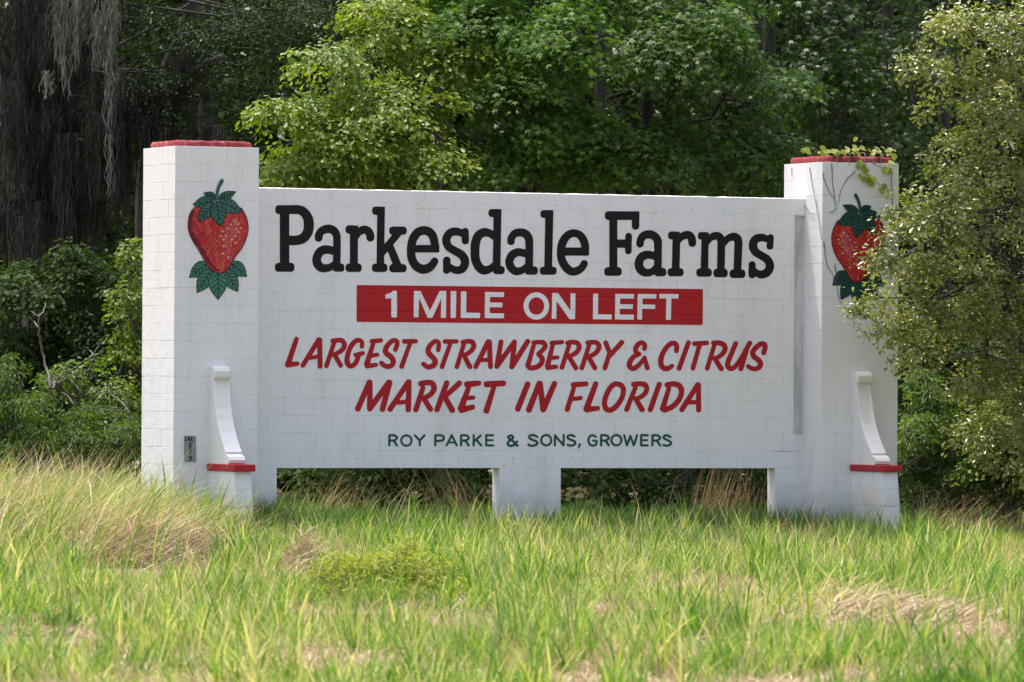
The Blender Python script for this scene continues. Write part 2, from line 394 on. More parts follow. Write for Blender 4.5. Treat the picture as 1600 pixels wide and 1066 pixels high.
for u, v in bts:
    q = on_plane(u, v, 1, S0)
    link('bolt', bolt_me, None, panel, Matrix.Translation((q[0], S0-.001, q[2])) @ Matrix.Rotation(random.random(), 4, 'Y') @ Matrix.Diagonal((1, 1, 1, 1)))

# ---- pillar caps
def cap(x0, W, z0, hgt, mat, parent, dx=.042):
    Vv = []; F = []
    prof = [(.004, 0), (0, .015), (.004, hgt*.6), (.014, hgt*.88), (.03, hgt), (.2, hgt*1.03), (.42, hgt*1.04)]
    n_ = 64; cr = .13
    for r_, (ins, z) in enumerate(prof):
        for a in range(n_):
            t = a/n_*2*math.pi
            hw, hd = W/2-dx-ins, D/2-dx-ins
            p = 9.0
            c, s = math.cos(t), math.sin(t)
            rr_ = (abs(c/hw)**p+abs(s/hd)**p)**(-1/p)
            x, y = c*rr_, s*rr_
            nn = mnoise.noise(Vector((x*9, y*9, z*12+x0)))*.008 + mnoise.noise(Vector((x*30, y*30, z*40)))*.006
            Vv.append((x0+W/2+x*(1+nn*1.2), D/2+y*(1+nn*1.2), z0+z+nn*(1.3 if z > .03 else 0)))
        if r_: F += [[(r_-1)*n_+a, (r_-1)*n_+(a+1) % n_, r_*n_+(a+1) % n_, r_*n_+a] for a in range(n_)]
    F.append(list(range((len(prof)-1)*n_, len(prof)*n_)))
    F.append(list(range(n_))[::-1])
    return link('cap', mesh_pd('cap', Vv, F, True), mat, parent)
cap(0, WL, ZL-.001, .070, CAPRED, pl, .032); cap(PX, WR, ZR-.001, .078, CAPRED, pr, .020)

# ---- scroll brackets standing on a red ledge and a battered pier
prof_px = [(329.8, 572.5), (332.5, 572.8), (334.6, 575), (335.6, 580), (335.4, 588), (334.8, 591.5), (333.2, 593), (334.0, 605), (335.2, 620), (336.8, 638), (339.4, 657),
           (343.2, 675), (348.0, 692), (353.0, 706.5), (352.0, 708.5), (354.5, 711), (357.2, 714), (358.3, 719), (357.6, 724), (356, 727)]
FX = .445
prof = []
for u, v in prof_px:
    q = on_plane(u, v, 0, FX); prof.append([min(q[1], -.002), q[2]])
prof[0][0] = .0
zslab = .957
prof[-1][1] = zslab-.003
prof.append([.0, zslab-.003])
def bracket(x0, parent, lab=None, dz=0):
    w_ = .20
    e = empty('bracket', (x0, 0, 0), None, None); e.parent = parent; e.matrix_basis = wloc(parent).inverted() @ Matrix.Translation((x0, -.001, 0))
    if lab: e['label'] = lab
    n_ = len(prof); V = []; c = .008
    cy = -.15
    for xx, ins in ((x0+FX, c), (x0+FX+c, 0), (x0+FX+.03, 0), (x0+FX+.036, .007), (x0+FX+w_-.036, .007), (x0+FX+w_-.03, 0), (x0+FX+w_-c, 0), (x0+FX+w_, c)):
        for k, (y, z) in enumerate(prof):
            inn = ins if 0 < k < n_-2 else 0
            if ins == .007 and not (6 <= k <= 12): inn = 0
            V.append((xx, min(y+inn, 0), z-(ins*.6 if k < 3 and ins == c else 0)+dz))
    F = []
    for r_ in range(7):
        F += [[r_*n_+k, r_*n_+(k+1) % n_, (r_+1)*n_+(k+1) % n_, (r_+1)*n_+k] for k in range(n_)]
    F.append(list(range(n_))[::-1]); F.append([7*n_+k for k in range(n_)])
    me = mesh_pd('scroll', V, F)
    link('scroll', me, WHITE2, e)
    sx0, sx1 = x0+.412, x0+.675
    V, F = cbox(sx1-sx0, .85, .080, .008)
    me = mesh_pd('ledge', V, F)
    link('ledge', me, SLABRED, e, Matrix.Translation(((sx0+sx1)/2, -.426, zslab-.04+dz)))
    # pier, courses of blocks, front face battered outward
    px0, px1 = x0+.432, x0+.640
    z1 = zslab-.08+dz; k = 0
    while z1 > -.05:
        z0 = z1-H
        f1 = -(.79+.17*(zslab-.08-z1)); f0 = -(.79+.17*(zslab-.08-z0))
        g = J/2
        segs = [(0, .40), (.40, None)] if k % 2 else [(0, .2), (.2, .6), (.6, None)]
        for (a, bb) in segs:
            ya1, ya0 = -a-.001, -a-.001
            yb1 = f1 if bb is None else -bb+J*.6; yb0 = f0 if bb is None else -bb+J*.6
            V = [(px0, ya0, z0+g), (px1, ya0, z0+g), (px1, yb0, z0+g), (px0, yb0, z0+g), (px0, ya1, z1-(g if k else 0)), (px1, ya1, z1-(g if k else 0)), (px1, yb1, z1-(g if k else 0)), (px0, yb1, z1-(g if k else 0))]
            F = [(0, 1, 2, 3), (4, 7, 6, 5), (0, 4, 5, 1), (1, 5, 6, 2), (2, 6, 7, 3), (3, 7, 4, 0)]
            link('block', mesh_pd('pier_block', V, F), WHITE, e)
        z1 = z0; k += 1
    V = [(px0+.004, -.001, -.1), (px1-.004, -.001, -.1), (px1-.004, -.94, -.1), (px0+.004, -.94, -.1), (px0+.004, -.001, zslab-.081+dz), (px1-.004, -.001, zslab-.081+dz), (px1-.004, -.784, zslab-.081+dz), (px0+.004, -.784, zslab-.081+dz)]
    link('pier_core', mesh_pd('pier_core', V, [(0, 1, 2, 3), (4, 7, 6, 5), (0, 4, 5, 1), (1, 5, 6, 2), (2, 6, 7, 3), (3, 7, 4, 0)]), MORT, e)
bracket(0, pl, 'clean white scroll bracket on the left pillar')
bracket(PX-.022, pr, 'white scroll bracket with yellowish algae stains on the right pillar', dz=-.004)

# ---- painted work: signed distance fields traced over the wall, meshed on a grid that dips into the joints
def catmull(P, closed=False, sub=7):
    P = np.array(P, float)
    if closed: Q = np.vstack([P[-1], P, P[0], P[1]])
    else: Q = np.vstack([2*P[0]-P[1], P, 2*P[-1]-P[-2]])
    out = []
    for i in range(1, len(Q)-2):
        for t in np.linspace(0, 1, sub, endpoint=False):
            out.append(.5*((2*Q[i])+(-Q[i-1]+Q[i+1])*t+(2*Q[i-1]-5*Q[i]+4*Q[i+1]-Q[i+2])*t*t+(-Q[i-1]+3*Q[i]-3*Q[i+1]+Q[i+2])*t**3))
    if not closed: out.append(Q[-2])
    else: out.append(out[0])
    return np.array(out)
class Art:
    """shapes in the coordinates of one crop of the lettering: photo px = origin + p/scale"""
    def __init__(s): s.sh = []
    def o(s, ox, oy, sc_): s.O = (ox, oy, sc_); return s
    def _c(s, P): P = np.array(P, float); P[:, 0] = s.O[0]+P[:, 0]/s.O[2]; P[:, 1] = s.O[1]+P[:, 1]/s.O[2]; return P
    def L(s, *P, r=None):
        P = [(*p, r) if len(p) == 2 else p for p in P]
        P = s._c(P); P[:, 2] /= s.O[2]; s.sh.append(('c', P)); return s
    def C(s, *P, r=None, closed=False):
        P = [(*p, r) if len(p) == 2 else p for p in P]
        P = s._c(P); P[:, 2] /= s.O[2]; s.sh.append(('c', catmull(P, closed))); return s
    def B(s, x0, y0, x1, y1, r=8):
        a = s._c([(x0, y0), (x1, y1)]); s.sh.append(('b', (*a[0], *a[1], r/s.O[2]))); return s
    def P(s, *P): s.sh.append(('p', s._c(P))); return s
    def E(s, cx, cy, rx, ry, r):
        return s.C(*[(cx+rx*math.cos(t), cy+ry*math.sin(t), r) for t in np.linspace(0, 2*math.pi, 14, endpoint=False)], closed=True)
def sdf(sh, u, v):
    d = np.full(u.shape, 1e9)
    k, P = sh
    if k == 'c':
        for a, b_ in zip(P[:-1], P[1:]):
            ex, ey = b_[0]-a[0], b_[1]-a[1]; L2 = ex*ex+ey*ey+1e-12
            t = np.clip(((u-a[0])*ex+(v-a[1])*ey)/L2, 0, 1)
            d = np.minimum(d, np.hypot(u-a[0]-t*ex, v-a[1]-t*ey)-(a[2]+t*(b_[2]-a[2])))
    elif k == 'b':
        x0, y0, x1, y1, r_ = P
        r_ = min(r_, (x1-x0)/2-.01, (y1-y0)/2-.01)
        qx = np.abs(u-(x0+x1)/2)-(x1-x0)/2+r_; qy = np.abs(v-(y0+y1)/2)-(y1-y0)/2+r_
        d = np.hypot(np.maximum(qx, 0), np.maximum(qy, 0))+np.minimum(np.maximum(qx, qy), 0)-r_
    else:
        ins = np.zeros(u.shape, bool); n_ = len(P)
        for i in range(n_):
            a, b_ = P[i], P[(i+1) % n_]
            ex, ey = b_[0]-a[0], b_[1]-a[1]; L2 = ex*ex+ey*ey+1e-12
            t = np.clip(((u-a[0])*ex+(v-a[1])*ey)/L2, 0, 1)
            d = np.minimum(d, np.hypot(u-a[0]-t*ex, v-a[1]-t*ey))
            c = ((a[1] > v) != (b_[1] > v)) & (u < (b_[0]-a[0])*(v-a[1])/((b_[1]-a[1])+1e-12)+a[0])
            ins ^= c
        d = np.where(ins, -d, d)
    return d
def bbox(sh):
    k, P = sh
    if k == 'c': return (P[:, 0]-P[:, 2]).min(), (P[:, 1]-P[:, 2]).min(), (P[:, 0]+P[:, 2]).max(), (P[:, 1]+P[:, 2]).max()
    if k == 'b': return P[:4]
    return P[:, 0].min(), P[:, 1].min(), P[:, 0].max(), P[:, 1].max()
def paint(name, shapes, plane, lift, mat, parent, step=.006, grow=0., zj=None, minus=None, label=None):
    """mesh the union of the shapes on the wall plane y=plane; lift = metres proud of the wall"""
    bb = np.array([bbox(s) for s in shapes]); u0, v0 = bb[:, :2].min(0)-2-grow; u1, v1 = bb[:, 2:].max(0)+2+grow
    c = [on_plane(a, b_, 1, plane) for a in (u0, u1) for b_ in (v0, v1)]
    X0, X1 = min(p[0] for p in c), max(p[0] for p in c); Z0, Z1 = min(p[2] for p in c), max(p[2] for p in c)
    gx = np.arange(X0, X1+step, step); zz = np.arange(Z0, Z1+step, step)
    zj = ZJ if zj is None else zj
    for q in zj:
        if Z0 < q < Z1:
            zz = zz[np.abs(zz-q) > step*.9]
            zz = np.concatenate([zz, [q-.0048, q-.0015, q+.0015, q+.0048]])
    zz = np.sort(zz)
    X, Z = np.meshgrid(gx, zz, indexing='ij')
    U, Vv = project(np.stack([X, np.full_like(X, plane), Z], -1))
    Dd = np.full(X.shape, 1e3)
    for s, b4 in zip(shapes, bb):
        iu = np.where((gx > on_plane(b4[0], b4[1], 1, plane)[0]-.06) & (gx < on_plane(b4[2], b4[1], 1, plane)[0]+.06))[0]
        if not len(iu): continue
        sl = slice(iu[0], iu[-1]+1)
        Dd[sl] = np.minimum(Dd[sl], sdf(s, U[sl], Vv[sl]))
    Dd -= grow
    # hand painted edge: tiny wobble
    Dd += .10*np.sin(U*1.3+Vv*.9)*np.sin(Vv*1.1-U*.35)
    if minus is not None:
        for s in minus: Dd = np.maximum(Dd, -sdf(s, U, Vv))
    dip = np.zeros_like(zz)
    for q in zj: dip = np.maximum(dip, np.clip((.0055-np.abs(zz-q))/.0035, 0, 1))
    Yv = plane-lift+.0033*dip
    nz_ = len(zz); ins = Dd < 0
    a = ins[:-1, :-1]; b_ = ins[1:, :-1]; c_ = ins[1:, 1:]; d_ = ins[:-1, 1:]
    cnt = a.astype(int)+b_+c_+d_
    ii, jj = np.where(cnt == 4)
    base = ii*nz_+jj
    quads = np.stack([base, base+nz_, base+nz_+1, base+1], 1)
    used = np.unique(quads)
    remap = -np.ones(X.size, int); remap[used] = np.arange(len(used))
    VV = np.stack([X.ravel()[used], np.tile(Yv, len(gx))[used], Z.ravel()[used]], 1)
    loops = list(remap[quads].ravel()); starts = list(range(0, 4*len(quads), 4))
    extra = []; nv = len(VV)
    for i, j in zip(*np.where((cnt > 0) & (cnt < 4))):
        cs = ((i, j), (i+1, j), (i+1, j+1), (i, j+1)); poly = []
        for q in range(4):
            p0, p1 = cs[q], cs[(q+1) % 4]
            d0, d1 = Dd[p0], Dd[p1]
            if d0 < 0: poly.append((gx[p0[0]], Yv[p0[1]], zz[p0[1]]))
            if (d0 < 0) != (d1 < 0):
                t = d0/(d0-d1)
                poly.append((gx[p0[0]]+t*(gx[p1[0]]-gx[p0[0]]), Yv[p0[1]]+t*(Yv[p1[1]]-Yv[p0[1]]), zz[p0[1]]+t*(zz[p1[1]]-zz[p0[1]])))
        if len(poly) >= 3:
            starts.append(len(loops)); loops += list(range(nv, nv+len(poly))); extra += poly; nv += len(poly)
    if extra: VV = np.vstack([VV, np.array(extra)])
    o = link(name, mesh_np(name, VV, loops, starts), mat, parent)
    if label: o['label'] = label
    return o
ZJ = [ZB+k*H for k in range(1, 16)]
ZJL = [ZL-k*H for k in range(1, 23)]; ZJR = [ZR-k*H for k in range(1, 23)]
SR = 45
T = []
def letter(): a = Art(); T.append(a); return a
# -- first line
o1, o2, o3, o4, o5, o6 = [(x, 310, 8.2) for x in (420, 570, 720, 860, 970, 1070)]
letter().o(*o1).B(82, 88, 300, 202, SR).B(200, 88, 400, 202, 5).B(140, 100, 262, 930, 5).B(78, 826, 328, 942, SR).C((250, 145, 57), (380, 146, 58), (450, 180, 60), (500, 255, 63), (512, 345, 65), (495, 440, 64), (440, 510, 63), (360, 538, 61), (250, 540, 61))
letter().o(*o1).C((638, 508, 50), (642, 470, 50), (680, 415, 52), (762, 391, 55), (830, 415, 54), (868, 475, 50), (872, 540, 49), (872, 700, 49), (868, 880, 49)).C((850, 690, 45), (790, 664, 52), (715, 658, 56), (650, 692, 57), (613, 775, 56), (625, 840, 57), (665, 885, 56), (720, 897, 52), (790, 880, 45), (850, 830, 38)).B(820, 835, 967, 942, 40)
letter().o(*o1).B(982, 345, 1120, 455, SR).B(1060, 349, 1145, 455, 5).B(1038, 400, 1141, 930, 5).B(982, 835, 1190, 944, SR).C((1105, 520, 33), (1150, 440, 46), (1215, 402, 52), (1270, 420, 53), (1298, 470, 52), (1300, 503, 52))
letter().o(*o2).B(92, 105, 230, 213, SR).B(150, 107, 257, 200, 8).L((207, 160, 49), (204, 400, 49), (198, 890, 49)).B(90, 835, 290, 945, SR).B(310, 362, 537, 468, SR).L((225, 690, 46), (425, 450, 46)).L((322, 620, 48), (425, 880, 54)).B(312, 842, 535, 950, SR)
letter().o(*o2).C((903, 645, 50), (895, 580, 52), (870, 485, 54), (820, 428, 56), (745, 412, 56), (675, 440, 56), (622, 510, 56), (597, 600, 54), (592, 690, 54), (605, 780, 55), (650, 860, 57), (705, 898, 59), (760, 909, 59), (820, 890, 56), (868, 848, 50), (893, 806, 48)).B(600, 598, 955, 695, 14)
letter().o(*o2).L((1285, 425, 46), (1287, 545, 46)).C((1280, 470, 38), (1215, 435, 48), (1150, 425, 52), (1085, 450, 53), (1046, 512, 53), (1048, 572, 53), (1080, 628, 52), (1150, 672, 52), (1230, 718, 54), (1275, 775, 54), (1281, 840, 54), (1250, 900, 52), (1190, 922, 50), (1130, 908, 46), (1070, 870, 42)).L((1050, 795, 49), (1048, 922, 46))
letter().o(*o3).B(352, 137, 500, 240, SR).B(430, 138, 520, 230, 8).L((468, 190, 51), (464, 500, 50), (458, 900, 50)).B(410, 868, 562, 974, SR).C((440, 500, 45), (375, 452, 50), (295, 437, 56), (222, 482, 57), (187, 580, 58), (181, 680, 57), (190, 790, 57), (232, 880, 57), (295, 922, 57), (370, 905, 48), (440, 850, 42))
letter().o(*o3).C((642, 552, 48), (648, 508, 48), (690, 452, 50), (765, 437, 52), (830, 457, 54), (868, 512, 53), (876, 580, 51), (876, 740, 50), (872, 920, 50)).C((850, 722, 42), (790, 698, 50), (722, 692, 52), (655, 730, 54), (622, 800, 52), (630, 860, 54), (665, 912, 53), (715, 936, 51), (790, 918, 45), (850, 860, 36)).B(818, 872, 987, 980, SR)
letter().o(*o3).B(1018, 150, 1160, 252, SR).B(1090, 151, 1185, 240, 8).L((1133, 200, 51), (1126, 550, 51), (1118, 900, 50)).B(1010, 876, 1228, 980, SR)
letter().o(*o4).C((447, 690, 48), (443, 610, 52), (420, 530, 52), (370, 468, 50), (295, 446, 50), (218, 478, 52), (163, 550, 54), (137, 640, 53), (134, 720, 52), (150, 800, 53), (195, 880, 54), (245, 925, 54), (300, 940, 52), (360, 920, 50), (408, 880, 47), (433, 836, 46)).B(140, 630, 494, 735, 14)
letter().o(*o4).B(697, 165, 900, 278, SR).B(800, 167, 1140, 278, 8).B(753, 200, 857, 940, 5).B(688, 882, 912, 994, SR).L((1090, 230, 49), (1090, 355, 49)).B(830, 527, 1000, 635, 5).L((1001, 485, 43), (997, 675, 43))
letter().o(*o5).C((245, 583, 49), (251, 540, 49), (288, 482, 52), (360, 462, 54), (430, 485, 54), (470, 540, 53), (475, 600, 51), (475, 760, 50), (471, 930, 50)).C((450, 755, 42), (390, 728, 50), (320, 725, 53), (257, 762, 55), (231, 830, 56), (241, 890, 56), (277, 935, 54), (330, 955, 50), (400, 938, 45), (450, 880, 36)).B(425, 892, 582, 1000, SR)
letter().o(*o5).B(603, 424, 740, 528, SR).B(670, 427, 755, 520, 5).L((712, 480, 50), (702, 940, 50)).B(598, 895, 805, 1000, SR).C((730, 560, 32), (775, 495, 47), (850, 468, 51), (895, 490, 52), (912, 540, 51), (915, 573, 50))
letter().o(*o6).B(166, 432, 290, 530, 42).B(220, 435, 305, 520, 5).L((259, 480, 46), (250, 940, 49)).B(145, 898, 345, 1005, SR).C((285, 570, 32), (330, 505, 44), (400, 480, 50), (450, 500, 50), (468, 560, 50)).L((468, 560, 50), (460, 950, 50)).B(365, 903, 550, 1013, SR).C((505, 580, 32), (545, 520, 44), (620, 492, 52), (670, 515, 54), (687, 570, 52)).L((687, 570, 52), (672, 960, 50)).B(572, 912, 776, 1022, SR)
letter().o(*o6).L((1098, 500, 41), (1090, 615, 44)).C((1070, 535, 38), (1030, 512, 46), (970, 503, 51), (910, 522, 53), (878, 570, 55), (878, 635, 55), (912, 692, 53), (980, 735, 51), (1050, 780, 53), (1085, 838, 54), (1085, 895, 54), (1050, 950, 54), (985, 976, 52), (930, 962, 46), (880, 925, 42)).L((862, 850, 46), (860, 980, 46))
for a in T: paint('black_letter', a.sh, S0, .0028, BLACK, panel)
# -- red banner
a = Art().o(0, 0, 1).P((557.3, 445.4), (1098.3, 451.9), (1098.0, 508.0), (557.0, 503.1))
paint('red_banner', a.sh, S0, .0028, RED, panel, step=.012)
T = []
c7 = (550, 430, 5.714); c8 = (830, 430, 5.714)
letter().o(*c7).P((400, 140), (400, 378), (350, 378), (350, 205), (300, 212), (298, 172), (340, 162), (368, 140))
letter().o(*c7).P((552, 142), (610, 142), (695, 318), (782, 142), (840, 142), (838, 382), (792, 382), (797, 205), (715, 382), (675, 382), (598, 205), (593, 378), (550, 378))
letter().o(*c7).P((880, 143), (930, 143), (926, 382), (880, 382))
letter().o(*c7).P((972, 146), (1020, 146), (1018, 335), (1143, 338), (1141, 384), (970, 382))
letter().o(*c7).P((1187, 150), (1357, 154), (1356, 196), (1232, 194), (1230, 245), (1342, 247), (1340, 288), (1228, 286), (1228, 340), (1356, 342), (1355, 386), (1184, 384))
letter().o(*c8).E(45, 276, 92, 100, 22)
letter().o(*c8).P((187, 160), (238, 160), (350, 318), (350, 163), (394, 163), (390, 394), (342, 394), (226, 232), (223, 390), (182, 390))
letter().o(*c8).P((552, 165), (597, 165), (595, 350), (718, 352), (716, 396), (550, 394))
letter().o(*c8).P((750, 168), (918, 170), (916, 210), (793, 208), (791, 260), (908, 262), (906, 302), (789, 300), (788, 352), (916, 354), (914, 398), (747, 396))
letter().o(*c8).P((950, 168), (1117, 171), (1115, 210), (993, 208), (991, 262), (1106, 264), (1104, 302), (990, 300), (988, 398), (946, 396))
letter().o(*c8).P((1143, 168), (1315, 170), (1313, 210), (1250, 209), (1246, 400), (1202, 400), (1205, 209), (1143, 207))
for a in T: paint('white_letter', a.sh, S0, .0036, LETWHITE, panel, step=.005)
# -- red brush script, line 1
T = []
q1, q2, q3, q4 = [(x, 515, 8) for x in (440, 640, 840, 1010)]
letter().o(*q1).L((185, 120, 30), (78, 438, 36)).L((78, 440, 36), (195, 427, 28))
letter().o(*q1).L((462, 130, 32), (265, 448, 30)).L((475, 130, 32), (480, 460, 32)).L((330, 358, 26), (470, 337, 26))
letter().o(*q1).L((655, 165, 28), (560, 455, 30)).C((637, 142, 29), (700, 134, 30), (755, 140, 32), (785, 190, 32), (765, 245, 31), (715, 285, 29), (650, 315, 26)).L((665, 320, 30), (738, 450, 30))
letter().o(*q1).C((1002, 212, 27), (1004, 162, 28), (970, 135, 30), (920, 148, 32), (860, 220, 32), (825, 320, 32), (818, 400, 34), (840, 447, 32), (880, 455, 32), (930, 410, 32), (960, 330, 30)).L((925, 318, 28), (1015, 296, 28))
letter().o(*q1).L((1148, 165, 27), (1065, 430, 36)).L((1125, 147, 29), (1240, 137, 28)).L((1110, 330, 26), (1195, 315, 26)).L((1070, 457, 32), (1178, 442, 27))
letter().o(*q1).C((1422, 250, 30), (1443, 190, 30), (1440, 150, 30), (1400, 136, 30), (1340, 178, 32), (1298, 250, 34), (1312, 300, 34), (1370, 345, 34), (1395, 400, 34), (1378, 445, 32), (1330, 463, 32), (1280, 448, 30), (1247, 418, 30))
letter().o(*q1).L((1532, 148, 30), (1675, 147, 28)).L((1608, 165, 27), (1500, 462, 31))
letter().o(*q2).C((357, 255, 29), (364, 190, 29), (352, 155, 29), (315, 148, 29), (265, 190, 32), (232, 250, 34), (242, 300, 34), (290, 350, 34), (320, 400, 34), (300, 447, 34), (245, 470, 32), (205, 458, 30), (172, 430, 29))
letter().o(*q2).L((440, 150, 29), (585, 149, 28)).L((510, 170, 27), (405, 465, 30))
letter().o(*q2).L((680, 175, 28), (590, 465, 30)).C((662, 158, 28), (720, 148, 30), (778, 155, 32), (802, 205, 32), (775, 262, 31), (725, 300, 29), (680, 318, 26)).L((680, 325, 30), (752, 465, 32))
letter().o(*q2).L((980, 155, 33), (825, 465, 31)).L((995, 155, 33), (1010, 465, 31)).L((880, 385, 25), (1000, 378, 26))
letter().o(*q2).L((1142, 155, 31), (1090, 460, 33), (1310, 155, 31), (1278, 465, 33), (1475, 150, 33))
letter().o(*q2).L((1555, 180, 27), (1478, 450, 33)).C((1548, 162, 28), (1610, 158, 30), (1668, 164, 32), (1694, 205, 31), (1670, 250, 30), (1610, 300, 27)).C((1610, 315, 27), (1650, 350, 32), (1655, 400, 33), (1620, 450, 33), (1560, 477, 32), (1505, 478, 32), (1478, 455, 30))
letter().o(*q3).L((190, 185, 27), (125, 450, 35)).L((177, 168, 29), (303, 158, 28)).L((175, 355, 25), (247, 350, 26)).L((128, 475, 33), (230, 466, 27))
letter().o(*q3).L((395, 190, 28), (303, 475, 30)).C((370, 167, 28), (430, 158, 30), (495, 170, 32), (521, 222, 31), (490, 280, 31), (440, 315, 29), (380, 335, 26)).L((390, 340, 30), (478, 480, 31))
letter().o(*q3).L((645, 190, 28), (553, 480, 30)).C((622, 165, 28), (680, 158, 30), (742, 170, 32), (768, 222, 31), (735, 282, 31), (685, 320, 29), (630, 340, 26)).L((638, 345, 30), (715, 480, 31))
letter().o(*q3).L((850, 165, 30), (905, 300, 30)).L((1050, 162, 32), (900, 330, 30)).L((895, 310, 30), (840, 482, 31))
letter().o(*q3).C((1335, 238, 29), (1338, 192, 29), (1305, 165, 30), (1260, 182, 31), (1226, 230, 31), (1228, 280, 29), (1270, 305, 26)).C((1270, 308, 26), (1200, 340, 30), (1155, 400, 33), (1147, 458, 33), (1190, 488, 32), (1250, 458, 30), (1310, 390, 27), (1335, 350, 25)).L((1335, 352, 26), (1370, 480, 31))
letter().o(*q4).C((375, 265, 32), (377, 205, 32), (348, 172, 32), (290, 185, 32), (225, 260, 32), (185, 350, 34), (180, 430, 34), (215, 483, 33), (270, 487, 32), (320, 455, 27))
letter().o(*q4).L((525, 165, 31), (408, 485, 31))
letter().o(*q4).L((600, 178, 30), (755, 167, 29)).L((662, 200, 30), (580, 485, 30))
letter().o(*q4).L((850, 190, 28), (760, 485, 30)).C((835, 168, 28), (900, 167, 32), (962, 190, 34), (984, 245, 32), (950, 303, 31), (895, 345, 29), (850, 360, 25)).L((850, 360, 30), (935, 490, 32))
letter().o(*q4).C((1115, 175, 31), (1062, 300, 32), (1022, 400, 34), (1018, 458, 33), (1060, 490, 32), (1120, 450, 30), (1200, 330, 28), (1290, 170, 32)).L((1265, 220, 28), (1180, 490, 32))
letter().o(*q4).C((1465, 290, 32), (1482, 230, 32), (1475, 187, 33), (1430, 180, 32), (1370, 225, 33), (1330, 280, 33), (1342, 335, 34), (1400, 383, 34), (1425, 430, 34), (1400, 480, 32), (1340, 492, 30), (1295, 477, 28), (1272, 460, 28))
# -- line 2
m5, m6, m7 = [(x, 585, 8) for x in (545, 725, 905)]
letter().o(*m5).L((257, 100, 36), (112, 432, 36)).L((263, 100, 34), (262, 430, 36), (500, 102, 38)).L((508, 105, 37), (420, 435, 36))
letter().o(*m5).L((745, 95, 34), (515, 435, 35)).L((752, 95, 33), (742, 440, 35)).L((612, 353, 28), (740, 342, 29))
letter().o(*m5).L((925, 170, 32), (838, 440, 35)).C((898, 118, 34), (960, 105, 35), (1035, 110, 36), (1066, 170, 36), (1035, 238, 34), (980, 278, 31), (920, 295, 26)).L((935, 300, 33), (1020, 435, 34))
letter().o(*m5).L((1222, 110, 35), (1103, 440, 35)).L((1380, 112, 35), (1190, 290, 32)).L((1190, 270, 34), (1292, 447, 37))
letter().o(*m5).L((1500, 155, 31), (1402, 425, 42)).L((1475, 125, 38), (1540, 120, 38), (1625, 110, 32)).L((1470, 300, 26), (1555, 291, 27)).L((1410, 445, 40), (1545, 410, 33))
letter().o(*m6).L((282, 125, 39), (490, 112, 36)).L((375, 150, 30), (280, 455, 38))
letter().o(*m6).L((795, 125, 36), (672, 432, 37))
letter().o(*m6).L((940, 115, 36), (812, 442, 39)).L((950, 115, 34), (990, 440, 38), (1130, 117, 35))
letter().o(*m6).L((1365, 130, 33), (1525, 120, 32)).L((1372, 170, 28), (1290, 438, 33)).L((1340, 313, 26), (1455, 296, 28))
letter().o(*m7).L((205, 120, 34), (90, 430, 39)).L((95, 440, 38), (230, 424, 30))
letter().o(*m7).C((470, 120, 33), (530, 142, 33), (552, 210, 33), (525, 310, 33), (460, 400, 34), (395, 445, 34), (338, 435, 34), (315, 370, 33), (330, 280, 33), (380, 180, 33), (425, 132, 33), closed=True)
letter().o(*m7).L((700, 170, 30), (592, 440, 32)).C((677, 126, 32), (760, 118, 32), (818, 130, 34), (844, 180, 32), (820, 240, 31), (760, 287, 29), (700, 305, 25)).L((705, 305, 31), (785, 440, 35))
letter().o(*m7).L((1000, 125, 33), (888, 440, 34))
letter().o(*m7).L((1120, 175, 29), (1043, 430, 36)).C((1097, 132, 33), (1180, 120, 34), (1248, 142, 36), (1279, 210, 34), (1250, 310, 34), (1170, 400, 34), (1070, 445, 35))
letter().o(*m7).L((1480, 130, 32), (1283, 440, 34)).L((1490, 130, 31), (1492, 445, 33)).L((1375, 353, 26), (1490, 345, 28))
for a in T: paint('red_letter', a.sh, S0, .0028, RED2, panel, step=.005)
# -- green line
T = []
g1 = (600, 670, 6.957); g2 = (825, 670, 6.957); g = 12.5
def Rr(o, x, y0=72, y1=181, w_=82):
    m = y0+56
    return letter().o(*o).L((x, y0), (x-1, y1), r=g).C((x, y0), (x+w_*.6, y0), (x+w_*.97, y0+18), (x+w_*.95, m-18), (x+w_*.6, m-1), (x, m), r=g).L((x+w_*.55, m), (x+w_, y1), r=g)
Rr(g1, 58)
letter().o(*g1).E(243, 128, 56, 56, 12)
letter().o(*g1).L((335, 72), (388, 128), (440, 72), r=g).L((388, 130), (388, 181), r=g)
letter().o(*g1).L((558, 72), (556, 180), r=g).C((558, 72), (615, 72), (648, 88), (646, 116), (615, 131), (558, 132), r=g)
letter().o(*g1).L((680, 182), (735, 70), (790, 180), r=g).L((700, 150), (768, 150), r=10)
Rr(g1, 838)
letter().o(*g1).L((974, 72), (972, 181), r=g).L((1050, 75), (978, 135), r=g).L((1003, 120), (1055, 181), r=g)
letter().o(*g1).L((1185, 72), (1110, 71), (1110, 181), (1185, 182), r=g).L((1110, 125), (1180, 125), r=11)
letter().o(*g1).C((1452, 186), (1400, 135), (1352, 100), (1360, 78), (1387, 76), (1402, 96), (1385, 118), (1350, 145), (1345, 172), (1375, 187), (1415, 175), (1445, 140), r=13)
letter().o(*g2).C((100, 88), (60, 70), (20, 75), (14, 100), (50, 122), (90, 138), (98, 165), (60, 184), (20, 182), (3, 172), r=g)
letter().o(*g2).E(197, 125, 55, 56, 12)
letter().o(*g2).L((292, 181), (292, 72), (385, 181), (388, 70), r=g)
letter().o(*g2).C((505, 85), (470, 70), (435, 78), (430, 100), (465, 120), (505, 138), (512, 165), (475, 184), (430, 175), r=g)
letter().o(*g2).L((562, 172, 14), (550, 208, 9))
letter().o(*g2).C((738, 88), (700, 71), (670, 85), (655, 125), (670, 168), (705, 184), (740, 170), (745, 132), r=g).L((705, 130), (748, 130), r=11)
Rr(g2, 795)
